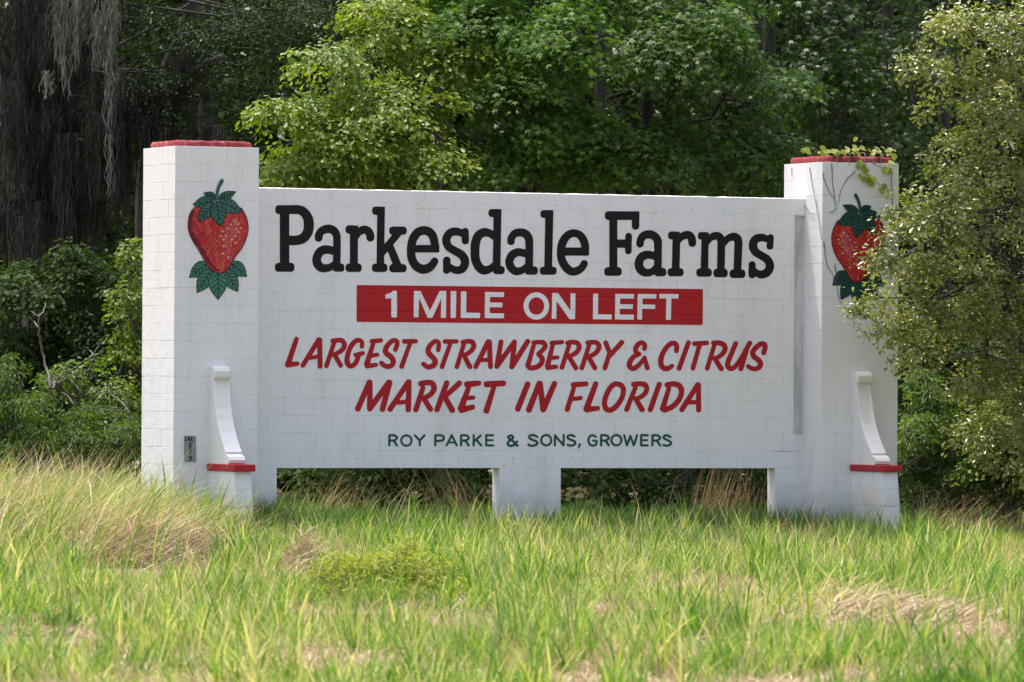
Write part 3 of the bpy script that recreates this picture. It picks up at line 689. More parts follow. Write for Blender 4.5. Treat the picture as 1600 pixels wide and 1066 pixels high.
letter().o(*g2).E(960, 125, 54, 56, 12)
letter().o(*g2).L((1045, 72), (1075, 180), (1112, 80), (1150, 180), (1185, 72), r=g)
letter().o(*g2).L((1300, 72), (1229, 71), (1229, 181), (1300, 182), r=g).L((1229, 125), (1295, 125), r=11)
Rr(g2, 1352)
letter().o(*g2).C((1548, 90), (1510, 72), (1480, 80), (1475, 102), (1510, 122), (1545, 140), (1552, 165), (1515, 184), (1472, 178), r=g)
for a in T: paint('green_letter', a.sh, S0, .0028, GREEN, panel, step=.004)

# ---- painted strawberries
def strawberry(fn, plane, zj, parent, cols, lab):
    """fn maps photo coordinates of the left strawberry to those of this one"""
    e = empty('painted_strawberry', (0, 0, 0), None, None); e.parent = parent; e.matrix_basis = Matrix.Identity(4); e['label'] = lab
    s9 = 9.69
    A = lambda P: np.array([fn(280+p[0]/s9, 270+p[1]/s9) for p in P])
    Bt = lambda P: np.array([fn(280+p[0]/s9, 370+p[1]/s9) for p in P])
    k = abs(fn(1, 0)[0]-fn(0, 0)[0])
    def cl(P): return catmull(np.column_stack([P, np.zeros(len(P))]), True, 5)[:-1, :2]
    body = cl(np.vstack([A([(350, 475), (240, 515), (160, 620), (130, 780), (150, 920), (210, 1045)]), Bt([(270, 172), (350, 305), (415, 415), (480, 500), (560, 545), (650, 552), (725, 500), (800, 385), (870, 275), (960, 150)]), A([(1022, 970), (1043, 850), (1030, 720), (980, 600), (920, 530), (700, 480), (500, 470)])]))
    def lw(t, hw): return hw*1.06*max(0, math.sin(math.pi*t**.78))**.95+(8*(1-t) if 0 < t < .8 else 0) if 0 < t < 1 else 0
    def leaf(f, base, tip, hw, serr=0, curve=0):
        b_ = np.array(base, float); t_ = np.array(tip, float); d = t_-b_; nrm = np.array([-d[1], d[0]])/np.linalg.norm(d)
        ts = np.linspace(0, 1, 22); L1 = []; R1 = []
        for i, t in enumerate(ts):
            w_ = lw(t, hw)
            if serr and i % 2 and i < 19: w_ += serr
            c = b_+d*t+nrm*curve*math.sin(math.pi*t)
            L1.append(c+nrm*w_); R1.append(c-nrm*w_)
        poly = f(L1+R1[::-1])
        veins = []
        vs = [f([b_+d*t+nrm*curve*math.sin(math.pi*t) for t in np.linspace(0, .93, 8)])]
        for t in (.14, .30, .46, .61):
            c = b_+d*t+nrm*curve*math.sin(math.pi*t)
            for sg in (-1, 1):
                vs.append(f([c, c+d*.10+nrm*sg*lw(t+.10, hw)*.5, c+d*.17+nrm*sg*lw(t+.17, hw)*.86]))
        for v in vs: veins.append(('c', np.column_stack([v, np.full(len(v), .62*k)])))
        return poly, veins
    up_l = [leaf(A, (540, 385), (372, 305), 54), leaf(A, (590, 400), (854, 288), 58), leaf(A, (520, 430), (205, 482), 84), leaf(A, (590, 435), (950, 597), 98), leaf(A, (515, 470), (283, 737), 88), leaf(A, (560, 445), (622, 818), 104)]
    lo_l = [leaf(Bt, (440, 395), (150, 618), 95, 5), leaf(Bt, (770, 395), (1022, 602), 95, 5), leaf(Bt, (480, 500), (268, 852), 98, 5), leaf(Bt, (690, 500), (884, 832), 98, 5), leaf(Bt, (580, 500), (586, 950), 126, 5)]
    kw = dict(plane=plane, zj=zj, parent=e, step=.005)
    blk, grn, grn2, rd, drk, hil, sd_ = cols; hil2 = ARTM
    lift = .0026
    for poly, veins in lo_l:
        paint('leaf_outline', [('p', poly)], lift=lift, mat=blk, grow=.55, **kw)
        paint('painted_leaf', [('p', poly)], lift=lift+.0003, mat=grn, grow=-.75*k, **kw)
        paint('leaf_vein', veins, lift=lift+.0006, mat=blk, **kw)
        lift += .0009
    paint('berry_outline', [('p', body)], lift=lift, mat=blk, grow=.5, **kw)
    paint('berry', [('p', body)], lift=lift+.0003, mat=rd, grow=-.9, **kw)
    # darker brushwork down one flank, light patch on the other
    fl = A([(215, 560), (172, 680), (165, 800), (190, 930), (250, 1030)]); fl2 = Bt([(300, 130), (385, 270), (455, 390), (520, 470), (590, 505)])
    fl = np.vstack([fl, fl2]); rr_ = np.array([2, 2.6, 3.2, 3.8, 3.6, 3.2, 2.8, 2.2, 1.8, 1.2])*k
    paint('berry_shading', [('c', catmull(np.column_stack([fl, rr_])))], lift=lift+.0006, mat=drk, **kw)
    glow = [('c', np.column_stack([A([(845, 740), (800, 880), (750, 1000)]), np.array([5.5, 8.0, 7.0])*k])), ('c', np.column_stack([Bt([(745, 0), (745, 110), (735, 230)]), np.array([6.0, 5.0, 3.0])*k]))]
    paint('berry_sheen', glow, lift=lift+.0009, mat=hil2, **kw)
    h0 = [('c', np.column_stack([A([(800, 770), (770, 900), (735, 985)]), np.array([2.0, 3.6, 2.6])*k])), ('c', np.column_stack([Bt([(735, 10), (745, 110), (740, 205)]), np.array([1.8, 1.4, 1.0])*k]))]
    h = []
    for (x, y) in ((835, 735), (890, 780), (905, 900), (845, 960), (665, 1005), (655, 890), (855, 850), (775, 785), (730, 845), (700, 950), (790, 1010), (620, 960), (930, 840)):
        c = A([(x, y)])[0]; h.append(('c', np.array([[c[0]-.7*k, c[1], 1.5*k], [c[0]+.7*k, c[1], 1.5*k]])))
    for (x, y) in ((670, 145), (850, 90), (655, 255), (735, 315), (665, 40)):
        c = Bt([(x, y)])[0]; h.append(('c', np.array([[c[0]-.8*k, c[1], 1.7*k], [c[0]+.8*k, c[1], 1.7*k]])))
    paint('berry_highlight', h, lift=lift+.0012, mat=hil, **kw)
    r_ = random.Random(5); light = []; dark = []
    bp_ = ('p', body)
    for iy in range(26):
        for ix in range(20):
            x = 150+ix*46+(23 if iy % 2 else 0)+r_.uniform(-9, 9); y = 560+iy*40+r_.uniform(-8, 8)
            c = A([(x, y)])[0]
            if r_.random() < .34 or sdf(bp_, np.array([c[0]]), np.array([c[1]]))[0] > -2.6: continue
            rr = r_.uniform(.5, .85)*k
            sh = ('c', np.array([[c[0], c[1]-.5*k, rr], [c[0], c[1]+.5*k, rr]]))
            inh = sdf(h0[0], np.array([c[0]]), np.array([c[1]]))[0] < 3 or sdf(h0[1], np.array([c[0]]), np.array([c[1]]))[0] < 2
            lefty = (x < 420-(y-900)*-.25 and r_.random() < .75)
            (dark if (inh or lefty) else light).append(sh)
    paint('light_seed', light, lift=lift+.0016, mat=sd_, **kw)
    paint('dark_seed', dark, lift=lift+.0016, mat=blk, **kw)
    lift += .0020
    for poly, veins in up_l:
        paint('leaf_outline', [('p', poly)], lift=lift, mat=blk, grow=.45, **kw)
        paint('painted_leaf', [('p', poly)], lift=lift+.0003, mat=grn2, grow=-.7*k, **kw)
        paint('leaf_vein', veins, lift=lift+.0006, mat=blk, **kw)
        lift += .0009
    st = A([(553, 425), (565, 330), (590, 225), (640, 125)])
    rs = np.array([2.4, 2.3, 2.5, 2.9])*k
    paint('stem_outline', [('c', catmull(np.column_stack([st, rs])))], lift=lift, mat=blk, **kw)
    paint('painted_stem', [('c', catmull(np.column_stack([st, rs-.8*k])))], lift=lift+.0003, mat=grn2, **kw)
ART_BLK = mat_paint('artwork_black', (.012, .014, .016), dirt=(.02, .02, .02), rough=.55, fade=(.03, .03, .03))
def mottled(name, a, b_, sc_):
    m = mat_paint(name, a, dirt=b_, dirt_amt=1.0, rough=.6, scale=sc_, fade=tuple(.5*(x+y) for x, y in zip(a, b_)))
    return m
ARTG = mottled('artwork_green', (.045, .17, .125), (.14, .30, .24), 16)
ARTG2 = mottled('artwork_top_green', (.03, .13, .10), (.12, .28, .22), 16)
ARTR = mottled('artwork_red', (.44, .022, .026), (.62, .17, .13), 12)
ARTD = mottled('artwork_maroon', (.17, .010, .018), (.30, .02, .03), 14)
ARTH = mottled('artwork_highlight', (.62, .26, .24), (.72, .55, .52), 26)
ARTM = mottled('artwork_light_red', (.50, .07, .065), (.64, .26, .22), 22)
ARTS = mottled('artwork_seed', (.56, .20, .12), (.65, .40, .28), 10)
strawberry(lambda u, v: (u, v), 0.0, ZJL, pl, (ART_BLK, ARTG, ARTG2, ARTR, ARTD, ARTH, ARTS), 'strawberry painted on the left pillar, fully visible')
DG = mottled('artwork_deep_green', (.012, .075, .06), (.03, .14, .11), 16)
ARTR2 = mottled('artwork_orange_red', (.44, .016, .018), (.52, .07, .04), 8)
strawberry(lambda u, v: (1341-(u-340.5)*.89, 303+(v-281)*.945), 0.0, ZJR, pr, (ART_BLK, DG, DG, ARTR2, ARTD, ARTH, ARTS), 'strawberry painted on the right pillar, half hidden by oak leaves')

# ---- aluminium number tag on the left pillar
q0 = on_plane(287.5, 681, 1, 0); q1_ = on_plane(306, 722, 1, 0)
TAGM = mat_paint('weathered_aluminium', (.30, .30, .28), dirt=(.16, .14, .12), dirt_amt=.9, rough=.4, scale=8, bump=.4, fade=(.5, .5, .48)); TAGM.node_tree.nodes['Principled BSDF'].inputs['Metallic'].default_value = .35
V, F = cbox(q1_[0]-q0[0], .006, q0[2]-q1_[2], .002)
tagp = link('number_tag', mesh_pd('number_tag', V, F), TAGM, pl, Matrix.Translation(((q0[0]+q1_[0])/2, -.005, (q0[2]+q1_[2])/2)))
t5 = (275, 670, 17.77); TG = []
for sh in ([[(238, 215), (272, 215), (272, 320), (255, 345), (238, 335)]], [[(320, 340), (355, 225), (382, 340)], [(335, 305), (372, 305)]], [[(418, 235), (418, 340)], [(462, 240), (422, 295), (465, 340)]],
           [[(365, 420), (398, 395), (428, 420), (370, 500), (372, 530), (398, 540), (425, 525), (425, 495), (368, 440), (365, 420)]], [[(365, 575), (425, 575), (385, 700)]],
           [[(425, 790), (398, 760), (365, 785), (372, 815), (400, 820), (425, 790), (425, 850), (400, 885), (365, 870)]]):
    a = Art().o(*t5)
    for s in sh: a.L(*s, r=12)
    paint('tag_character', a.sh, -.008, .0008, BLACK, tagp, step=.0028, zj=[])
for (x, y) in ((240, 205), (525, 205), (240, 880), (525, 765)):
    q = on_plane(275+x/17.77, 670+y/17.77, 1, -.008)
    link('nail', bolt_me, None, tagp, Matrix.Translation((q[0], -.0078, q[2])) @ Matrix.Scale(.35, 4))

# ================================================================ VEGETATION TOOLS
def tube(P, rad, sides=6, V=None, F=None):
    """append a tapered tube to the V, F lists"""
    P = np.array(P, float); n_ = len(P)
    rad = np.interp(np.linspace(0, 1, n_), np.linspace(0, 1, len(rad)), rad)
    base = len(V)
    for i in range(n_):
        t = P[min(i+1, n_-1)]-P[max(i-1, 0)]; t = t/(np.linalg.norm(t)+1e-9)
        a = np.cross(t, (0.3, .2, 1) if abs(t[2]) < .9 else (1, 0, 0)); a /= np.linalg.norm(a)+1e-9; b_ = np.cross(t, a)
        for s in range(sides):
            th = 2*math.pi*s/sides
            V.append(tuple(P[i]+rad[i]*(a*math.cos(th)+b_*math.sin(th))))
    for i in range(n_-1):
        for s in range(sides):
            s2 = (s+1) % sides
            F.append((base+i*sides+s, base+i*sides+s2, base+(i+1)*sides+s2, base+(i+1)*sides+s))
    F.append(tuple(base+(n_-1)*sides+s for s in range(sides)))
def wander(p0, p1, n_=6, amp=.1, sag=0):
    p0 = np.array(p0, float); p1 = np.array(p1, float); L_ = np.linalg.norm(p1-p0)
    ts = np.linspace(0, 1, n_)[:, None]
    P = p0+(p1-p0)*ts
    P[1:-1] += rng.normal(0, amp*L_/math.sqrt(n_), (n_-2, 3))
    P[:, 2] -= sag*np.sin(np.pi*ts[:, 0])
    return P
def star_t(lobes=5, r1=.5, r2=.2):
    V = []; angs = [-118, -62, 0, 62, 118]; rr = [.40, .50, .58, .50, .40]
    V.append((0, -.10, 0))
    pts = []
    for k in range(5):
        a = R(angs[k]); pts.append((rr[k]*math.sin(a), rr[k]*math.cos(a)+.05, -.07))
        if k < 4:
            b_ = R((angs[k]+angs[k+1])/2); pts.append((r2*math.sin(b_), r2*math.cos(b_)+.05, .02))
    V += pts
    return np.array(V), [list(range(10))]
STAR = star_t()
OVAL = (np.array([(0, -.5, 0), (.26, -.1, .09), (.24, .25, .07), (0, .5, -.05), (-.24, .25, .07), (-.26, -.1, .09)]), [[0, 1, 2, 3], [0, 3, 4, 5]])
OBOV = (np.array([(0, -.5, 0), (.14, -.1, .05), (.30, .30, .07), (0, .5, -.03), (-.30, .30, .07), (-.14, -.1, .05)]), [[0, 1, 2, 3], [0, 3, 4, 5]])
LANCE = (np.array([(0, -.5, 0), (.12, -.1, .04), (.10, .2, .03), (0, .5, -.10), (-.10, .2, .03), (-.12, -.1, .04)]), [[0, 1, 2, 3], [0, 3, 4, 5]])
CARD = (np.array([(0, -.5, 0), (.28, 0, .06), (0, .5, -.04), (-.28, 0, .06)]), [[0, 1, 2, 3]])
def frames(nrm, tip):
    nrm = nrm/(np.linalg.norm(nrm, axis=1, keepdims=True)+1e-9)
    tip = tip-nrm*np.sum(tip*nrm, 1, keepdims=True); tip /= np.linalg.norm(tip, axis=1, keepdims=True)+1e-9
    x = np.cross(tip, nrm)
    return x, tip, nrm
def leaf_mesh(name, tmpl, pos, nrm, tip, size, tint):
    TV, TF = tmpl
    x, y, z = frames(nrm, tip)
    s = size[:, None, None]
    V = pos[:, None, :]+s*(TV[None, :, 0:1]*x[:, None, :]+TV[None, :, 1:2]*y[:, None, :]+TV[None, :, 2:3]*z[:, None, :])
    n_ = len(pos); nv = len(TV)
    per = sum(len(f) for f in TF)
    lo = np.concatenate([np.array(f) for f in TF])
    loops = (np.arange(n_)[:, None]*nv+lo[None, :]).ravel()
    st = np.cumsum([0]+[len(f) for f in TF])[:-1]
    starts = (np.arange(n_)[:, None]*per+st[None, :]).ravel()
    return mesh_np(name, V.reshape(-1, 3), loops, starts, False, np.repeat(tint, len(TF)))
def pads_in(blobs, n_, shell=.55):
    """blob = (u, v, ru, rv, depth, rdepth[, weight]) in photo px / metres -> pad centres, outward dirs, blob idx"""
    wts = np.array([(b_[6] if len(b_) > 6 else 1)*b_[2]*b_[3] for b_ in blobs], float); wts /= wts.sum()
    idx = rng.choice(len(blobs), n_, p=wts); C = []; O = []
    for i in idx:
        u, v, ru, rv, dp, rd = blobs[i][:6]
        d = rng.normal(size=3); d /= np.linalg.norm(d)
        d[1] = abs(d[1])*.9+.1*d[1] if rng.random() < .4 else d[1]
        r_ = shell+(1-shell)*rng.random()**.7
        if rng.random() < .2: r_ = rng.random()
        sc_ = dp/FPX
        off = rt*(d[0]*ru*sc_*r_)+up*(d[1]*rv*sc_*r_)+fw*(d[2]*rd*r_)
        C.append(at(u, v, dp)+off); O.append(rt*d[0]+up*d[1]+fw*d[2])
    return np.array(C), np.array(O), idx
def crown_leaves(C, O, per, rad, size, flat=.35, droop=.25, upw=.9, outw=.5, rnd=.45, tipdown=.5):
    n_ = len(C)
    k = rng.poisson(per, n_)+1; I = np.repeat(np.arange(n_), k); N = len(I)
    pr_ = rad*(.6+.8*rng.random(n_))
    th = rng.random(N)*2*np.pi; rr = np.sqrt(rng.random(N))
    out = O[I].copy()
    hz = out.copy(); hz[:, 2] = 0; hz /= np.linalg.norm(hz, axis=1, keepdims=True)+1e-6
    off = np.stack([np.cos(th)*rr, np.sin(th)*rr, rng.normal(0, flat*.5, N)], 1)*pr_[I][:, None]
    along = (off[:, :2]*hz[:, :2]).sum(1)
    off[:, 2] -= droop*rr**2*pr_[I]+droop*.8*along
    pos = C[I]+off
    rdir = off/(np.linalg.norm(off, axis=1, keepdims=True)+1e-6)
    nrm = upw*np.array([0, 0, 1.])+outw*out+rnd*rng.normal(size=(N, 3))+.3*rdir
    tip = rdir+.4*out+.4*rng.normal(size=(N, 3))-np.array([0, 0, tipdown])
    s = size*(.65+.7*rng.random(N))
    pt = rng.random(n_)
    tint = np.clip(.55*pt[I]+.45*rng.random(N), 0, 1)
    return pos, nrm, tip, s, tint
def keep_off_sign(pos, m=.10):
    """drop foliage that would pass through the masonry"""
    x, y, z = pos[:, 0], pos[:, 1], pos[:, 2]
    inp = ((x > -m) & (x < WL+m) & (y > -m) & (y < D+m) & (z < ZL+.15)) | ((x > PX-m) & (x < PX+WR+m) & (y > -m) & (y < D+m) & (z < ZR+.15)) | ((x > 0) & (x < PX+.5) & (y > S0-m) & (y < S0+.2+m) & (z < ZT+.08))
    inp |= ((x > PX+.3) & (x < PX+.75) & (y > -1.1) & (y < 0) & (z < 2.1))
    return ~inp
def tree(name, label, cat, base, blobs, npads, per, rad, lsize, tmpl, lmat, trunk=None, trunk_r=(.16, .05), bark=None, group=None, parts=0, twigs=60, **kw):
    bark = bark or BARK
    t = empty(name, base, label, cat, group)
    C, O, idx = pads_in(blobs, npads)
    pos, nrm, tip, s, tint = crown_leaves(C, O, per, rad, lsize, **kw)
    ok = (pos[:, 2] > gz(pos[:, 0], pos[:, 1])+.03) & keep_off_sign(pos); pos, nrm, tip, s, tint = [a[ok] for a in (pos, nrm, tip, s, tint)]
    if parts:
        u_, v_ = project(pos)
        dd = (pos-CAM) @ fw
        vis = (u_ > 5) & (u_ < 1595) & (v_ > 5) & (v_ < (290 if parts > 100 else 1000))
        score = np.where(vis, dd-s*6, 1e9); pick = np.argsort(score)[:parts]
        msk = np.ones(len(pos), bool); msk[pick] = False
    V = []; F = []
    if trunk is not None:
        tube(trunk, trunk_r, 9, V, F)
        tr = np.array(trunk, float)
        sel = rng.choice(len(C), min(twigs, len(C)), replace=False)
        for i in sel:
            ti = np.argmin(np.abs(tr[:, 2]-(C[i, 2]-.8)))
            p0 = tr[ti]
            dist = np.linalg.norm(C[i]-p0)
            tube(wander(p0, C[i], 7, .12, -.08*dist), (max(.012, .018*dist**.7), .005), 4, V, F)
        link('trunk', mesh_pd('trunk', V, F, True), bark, t)
    if parts:
        TV, TF = tmpl
        lm = leaf_mesh('leaf', tmpl, np.zeros((1, 3)), np.array([[0, 0, 1.]]), np.array([[0, 1., 0]]), np.array([1.]), np.array([.5])); lm.materials.append(lmat)
        x, y, z = frames(nrm[pick], tip[pick])
        for k in range(len(pick)):
            i = pick[k]
            m = Matrix(((x[k][0]*s[i], y[k][0]*s[i], z[k][0]*s[i], pos[i][0]), (x[k][1]*s[i], y[k][1]*s[i], z[k][1]*s[i], pos[i][1]), (x[k][2]*s[i], y[k][2]*s[i], z[k][2]*s[i], pos[i][2]), (0, 0, 0, 1)))
            link('leaf', lm, None, t, m)
        pos, nrm, tip, s, tint = [a[msk] for a in (pos, nrm, tip, s, tint)]
    c = link('crown', leaf_mesh('crown', tmpl, pos, nrm, tip, s, tint), lmat, t)
    c['kind'] = 'stuff'
    return t, C
def ground_at(u, depth):
    p = at(u, 700, depth); p[2] = float(gz(p[0], p[1])); return p
def trunk_px(u0, depth, pts):
    """trunk from the ground at column u0, then through (u, v, depth) points"""
    g_ = ground_at(u0, depth); g_[2] -= .05
    return np.array([g_]+[at(*p) for p in pts])
def smooth_path(P, sub=4): P = np.array(P, float); return catmull(P, False, sub)

# ================================================================ TREES
# sweetgums and water oak right behind the sign
tree('water_oak', 'bright yellow-green leafy tree rising behind the left end of the sign wall', 'tree', ground_at(600, 83),
     [(520, 240, 110, 70, 80.5, 1.0), (600, 190, 130, 80, 81, 1.2), (470, 190, 60, 45, 80.2, .7), (440, 175, 45, 20, 80, .5, 1.5), (520, 110, 70, 50, 81, .9), (655, 270, 90, 60, 81, 1), (460, 270, 55, 40, 80.5, .8), (700, 120, 90, 70, 82, 1), (600, 40, 70, 60, 82, 1), (640, -60, 130, 80, 84, 1.4, .6)],
     300, 62, .34, .085, OBOV, OAKY, bark=DIM, trunk=smooth_path(trunk_px(610, 83, [(608, 400, 83), (600, 200, 82.6), (612, 40, 82.8), (620, -120, 83)])), trunk_r=(.14, .04), parts=240, twigs=70, upw=.8, outw=.6)
tree('sweetgum_tree', 'tall sweetgum with star-shaped leaves in the middle, overhanging the word on the wall top', 'tree', ground_at(820, 85),
     [(880, 60, 90, 80, 81.3, 1.0), (820, 160, 80, 70, 81.6, 1), (900, 210, 70, 70, 81.8, .8), (790, 250, 60, 50, 81.6, .7), (760, 50, 110, 70, 82, 1.2), (840, -40, 170, 90, 83, 1.8), (700, 20, 90, 60, 82.5, 1), (880, 275, 60, 40, 81.8, .6), (800, -180, 240, 100, 85.5, 1.8, .22)],
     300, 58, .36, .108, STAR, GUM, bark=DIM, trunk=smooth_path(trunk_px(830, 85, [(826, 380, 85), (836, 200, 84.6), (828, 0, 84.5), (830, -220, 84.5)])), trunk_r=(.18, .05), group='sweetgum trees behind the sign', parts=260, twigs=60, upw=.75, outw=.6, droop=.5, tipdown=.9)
tree('sweetgum_tree', 'sweetgum behind the right half of the wall top with a sunlit spray of lower leaves', 'tree', ground_at(1060, 86),
     [(1020, 90, 80, 60, 82.2, .9), (1100, 60, 90, 70, 82.4, 1), (1180, 130, 90, 70, 83, 1), (1010, 250, 70, 55, 82, .7, 1.2), (1060, 200, 60, 40, 82.0, .6), (1130, 230, 80, 60, 83.2, .9), (960, 240, 50, 60, 82.6, .7, .7), (1100, -60, 180, 90, 84, 1.8), (1210, 250, 60, 50, 83.5, .8), (1000, 10, 70, 50, 83, .9), (1060, -190, 240, 100, 86, 1.8, .22)],
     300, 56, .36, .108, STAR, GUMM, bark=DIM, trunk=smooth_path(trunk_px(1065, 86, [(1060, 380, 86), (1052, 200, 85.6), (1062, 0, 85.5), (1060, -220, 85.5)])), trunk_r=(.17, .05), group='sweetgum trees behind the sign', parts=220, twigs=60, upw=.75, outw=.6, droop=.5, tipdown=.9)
tree('sweetgum_tree', 'darker sweetgum in deep shade behind the right pillar top', 'tree', ground_at(1300, 90),
     [(1280, 120, 110, 90, 86, 1.2), (1380, 220, 100, 80, 86.5, 1.2), (1420, 80, 110, 90, 87, 1.4), (1250, 20, 110, 70, 86.5, 1.3), (1300, 260, 110, 50, 86.2, 1), (1450, 330, 70, 120, 86, 1), (1350, -100, 260, 110, 88, 2.4)],
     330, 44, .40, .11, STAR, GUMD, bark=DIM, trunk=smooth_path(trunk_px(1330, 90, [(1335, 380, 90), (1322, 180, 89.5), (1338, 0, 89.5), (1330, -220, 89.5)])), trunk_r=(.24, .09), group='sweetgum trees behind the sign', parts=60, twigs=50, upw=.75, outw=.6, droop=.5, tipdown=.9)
# live oak with Spanish moss, left
oak, _ = tree('live_oak', 'huge dark live oak draped with grey Spanish moss at the far left', 'tree', ground_at(90, 90),
     [(330, 60, 130, 80, 87, 1.5), (420, 20, 80, 60, 87.5, 1.2), (250, 150, 60, 60, 87.5, 1), (360, 150, 90, 60, 88, 1), (200, 20, 80, 50, 88, 1.3), (40, 20, 80, 40, 88.5, 1.4), (420, 110, 60, 50, 88.5, .8), (250, -120, 300, 90, 89, 3), (80, -260, 420, 130, 90, 4), (-160, -40, 160, 260, 90, 3), (480, 40, 70, 60, 89.5, 1), (20, -160, 300, 120, 85, 2.5)],
     620, 80, .45, .055, OVAL, LIVE, trunk=smooth_path(trunk_px(85, 90, [(80, 560, 90), (70, 400, 90), (48, 250, 89.7), (30, 100, 89.5), (60, -60, 89.5), (90, -240, 90)])), trunk_r=(.55, .20), twigs=90)
V = []; F = []
for P, r_ in (([(75, 430, 90), (130, 300, 89.5), (200, 190, 89), (290, 125, 88.4), (350, 90, 88)], (.30, .07)), ([(50, 250, 89.7), (110, 120, 89), (150, 40, 88.6), (160, -60, 88.5)], (.25, .1)),
              ([(235, 500, 91), (230, 300, 91), (250, 150, 90.5), (300, 20, 90), (330, -100, 90)], (.2, .08)), ([(290, 500, 92), (318, 300, 92), (322, 160, 91.5), (330, -50, 91)], (.17, .08)), ([(250, 120, 88.6), (300, 112, 88.3), (330, 70, 88.0)], (.06, .02))):
    tube(smooth_path([at(*p) for p in P]), r_, 9, V, F)
link('limb', mesh_pd('limb', V, F, True), BARK, oak)
def moss(name, label, cat, hang, n_, length, mat, spread=.05, wid=.007, parent=None):
    """hanging moss: hang = list of (u, v, depth, width px, length px)"""
    V = []; L_ = []; St = []; tn = []
    for (u, v, dp, wpx, lpx) in hang:
        ppm = FPX/dp; cnt = max(4, int(n_*wpx/10))
        cl_ = [(rng.uniform(-.5, .5), rng.uniform(.55, 1.0)) for _ in range(max(2, int(wpx/9)))]
        for _ in range(cnt):
            ce, cl_l = cl_[rng.integers(len(cl_))]
            du = ce*wpx+rng.normal(0, 3.2)
            ln = lpx*cl_l*(.35+.65*rng.random())
            st_v = v+rng.uniform(0, 1)**2*(lpx*cl_l-ln)
            p = at(u+du, st_v, dp+rng.normal(0, .12)); seg = 7; step = ln/ppm/seg
            wob = rng.normal(0, .022, (seg+1, 2)); wob = np.cumsum(wob, 0)*.8+rng.normal(0, .012, (seg+1, 2))
            narrow = np.linspace(1, .25, seg+1)
            tt = rng.random()
            base = len(V)
            for k in range(seg+1):
                q = p+rt*(wob[k, 0]*1.0-du/ppm*.35*(k/seg))+fw*wob[k, 1]; q[2] -= step*k
                w_ = wid*(.6+.8*rng.random())*(1 if k < seg else .3)
                a = rng.random()*math.pi
                dv = (rt*math.cos(a)+fw*math.sin(a))*w_
                V.append(q-dv); V.append(q+dv)
                if k:
                    St.append(len(L_)); L_ += [base+2*k-2, base+2*k-1, base+2*k+1, base+2*k]; tn.append(tt)
            # short side tufts
            for k in range(seg):
                if rng.random() < .8:
                    q = np.array(V[base+2*k]); b2 = len(V)
                    d = rt*rng.normal(0, .03)+fw*rng.normal(0, .03); d[2] -= .06*rng.random()
                    V += [q, q+rt*.006, q+d]; St.append(len(L_)); L_ += [b2, b2+1, b2+2]; tn.append(tt)
    o = link(name, mesh_np(name, np.array(V), L_, St, False, np.array(tn)), mat, parent)
    o['kind'] = 'stuff' if parent else 'stuff'
    return o
moss('spanish_moss', None, None, [(105, -20, 84.5, 60, 130), (88, -10, 84.6, 26, 180), (112, 0, 84.3, 22, 160), (128, -10, 84.5, 26, 110), (158, -10, 84.4, 46, 160), (150, 20, 84.3, 26, 130), (172, -10, 84.2, 18, 190), (180, -10, 84.4, 14, 110), (72, 110, 84.7, 18, 60), (172, 120, 84.0, 9, 130), (171, 210, 84.0, 9, 160), (170, 60, 84.1, 9, 170)], 12, 1, MOSS, parent=oak)
hd = []
for k in range(100):
    u = rng.uniform(-10, 330) if k % 3 == 0 else rng.uniform(-10, 190); v = rng.uniform(-40, 340) if u < 170 else rng.uniform(60, 200)
    hd.append((u, v, rng.uniform(86.0, 88.8), rng.uniform(14, 42), rng.uniform(90, 210)))
moss('shaded_moss', None, None, hd, 22, 1, MOSSD, parent=oak)  # moss mass hanging in shadow, darkened by its colour

# deep shaded wood beyond
def wood(name, n_, u0, u1, v0, v1, d0, d1, size, mat):
    u = rng.uniform(u0, u1, n_); v = v0+(v1-v0)*rng.random(n_)**.85; d = rng.uniform(d0, d1, n_)
    pos = CAM+d[:, None]*(fw+rt*((u-800)/FPX)[:, None]+up*((533-v)/FPX)[:, None])
    cl = np.array([mnoise.noise(Vector(p*.9)) for p in pos]); ok = (cl > (-.28 if size < .9 else -2)) & (pos[:, 2] > 0)
    pos = pos[ok]; n_ = len(pos)
    nrm = np.array([0, 0, .8])+rng.normal(0, .6, (n_, 3))-fw*.3; tip = rng.normal(0, 1, (n_, 3))-np.array([0, 0, .5])
    tint = rng.random(n_)**1.5
    return props(link(name, leaf_mesh(name, CARD, pos, nrm, tip, size*(.6+.8*rng.random(n_)), tint), mat), None, None, None, 'stuff')
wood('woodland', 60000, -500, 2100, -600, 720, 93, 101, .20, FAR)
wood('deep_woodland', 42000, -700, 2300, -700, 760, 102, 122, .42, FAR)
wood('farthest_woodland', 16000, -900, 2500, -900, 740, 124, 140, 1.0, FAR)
# dim trunks standing in the wood
for k, (u, dp, r_, lean) in enumerate(((520, 92, .12, 10), (690, 93, .10, -8), (935, 92, .11, 6), (1010, 84.5, .11, 4), (1205, 91, .14, -6), (1385, 91, .13, 5), (1425, 92.5, .11, 12), (1480, 91.5, .12, -10), (1180, 94, .1, 5))):
    P = smooth_path(trunk_px(u, dp, [(u+lean*.3, 560, dp), (u+lean*.6, 300, dp), (u+lean*.4, 100, dp), (u+lean, -300, dp)]))
    V = []; F = []; tube(P, (r_, r_*.6), 8, V, F)
    t = link('tree_trunk', mesh_pd('tree_trunk', V, F, True), DIM)
    lab = ['slim shaded trunk behind the water oak, just right of the left pillar', 'thin dark trunk behind the middle of the leafy water oak', 'thin dark trunk between the two sweetgums', 'grey trunk seen through the opening under the sign wall', 'dark trunk left of the right pillar top, deep in shade',
           'tall dim trunk above the right pillar', 'second dim trunk right of the right pillar top', 'dim trunk behind the edge of the laurel oak', 'slender dark trunk above the last letters of the sign'][k]
    props(t, lab, 'tree', 'shaded trunks in the wood')

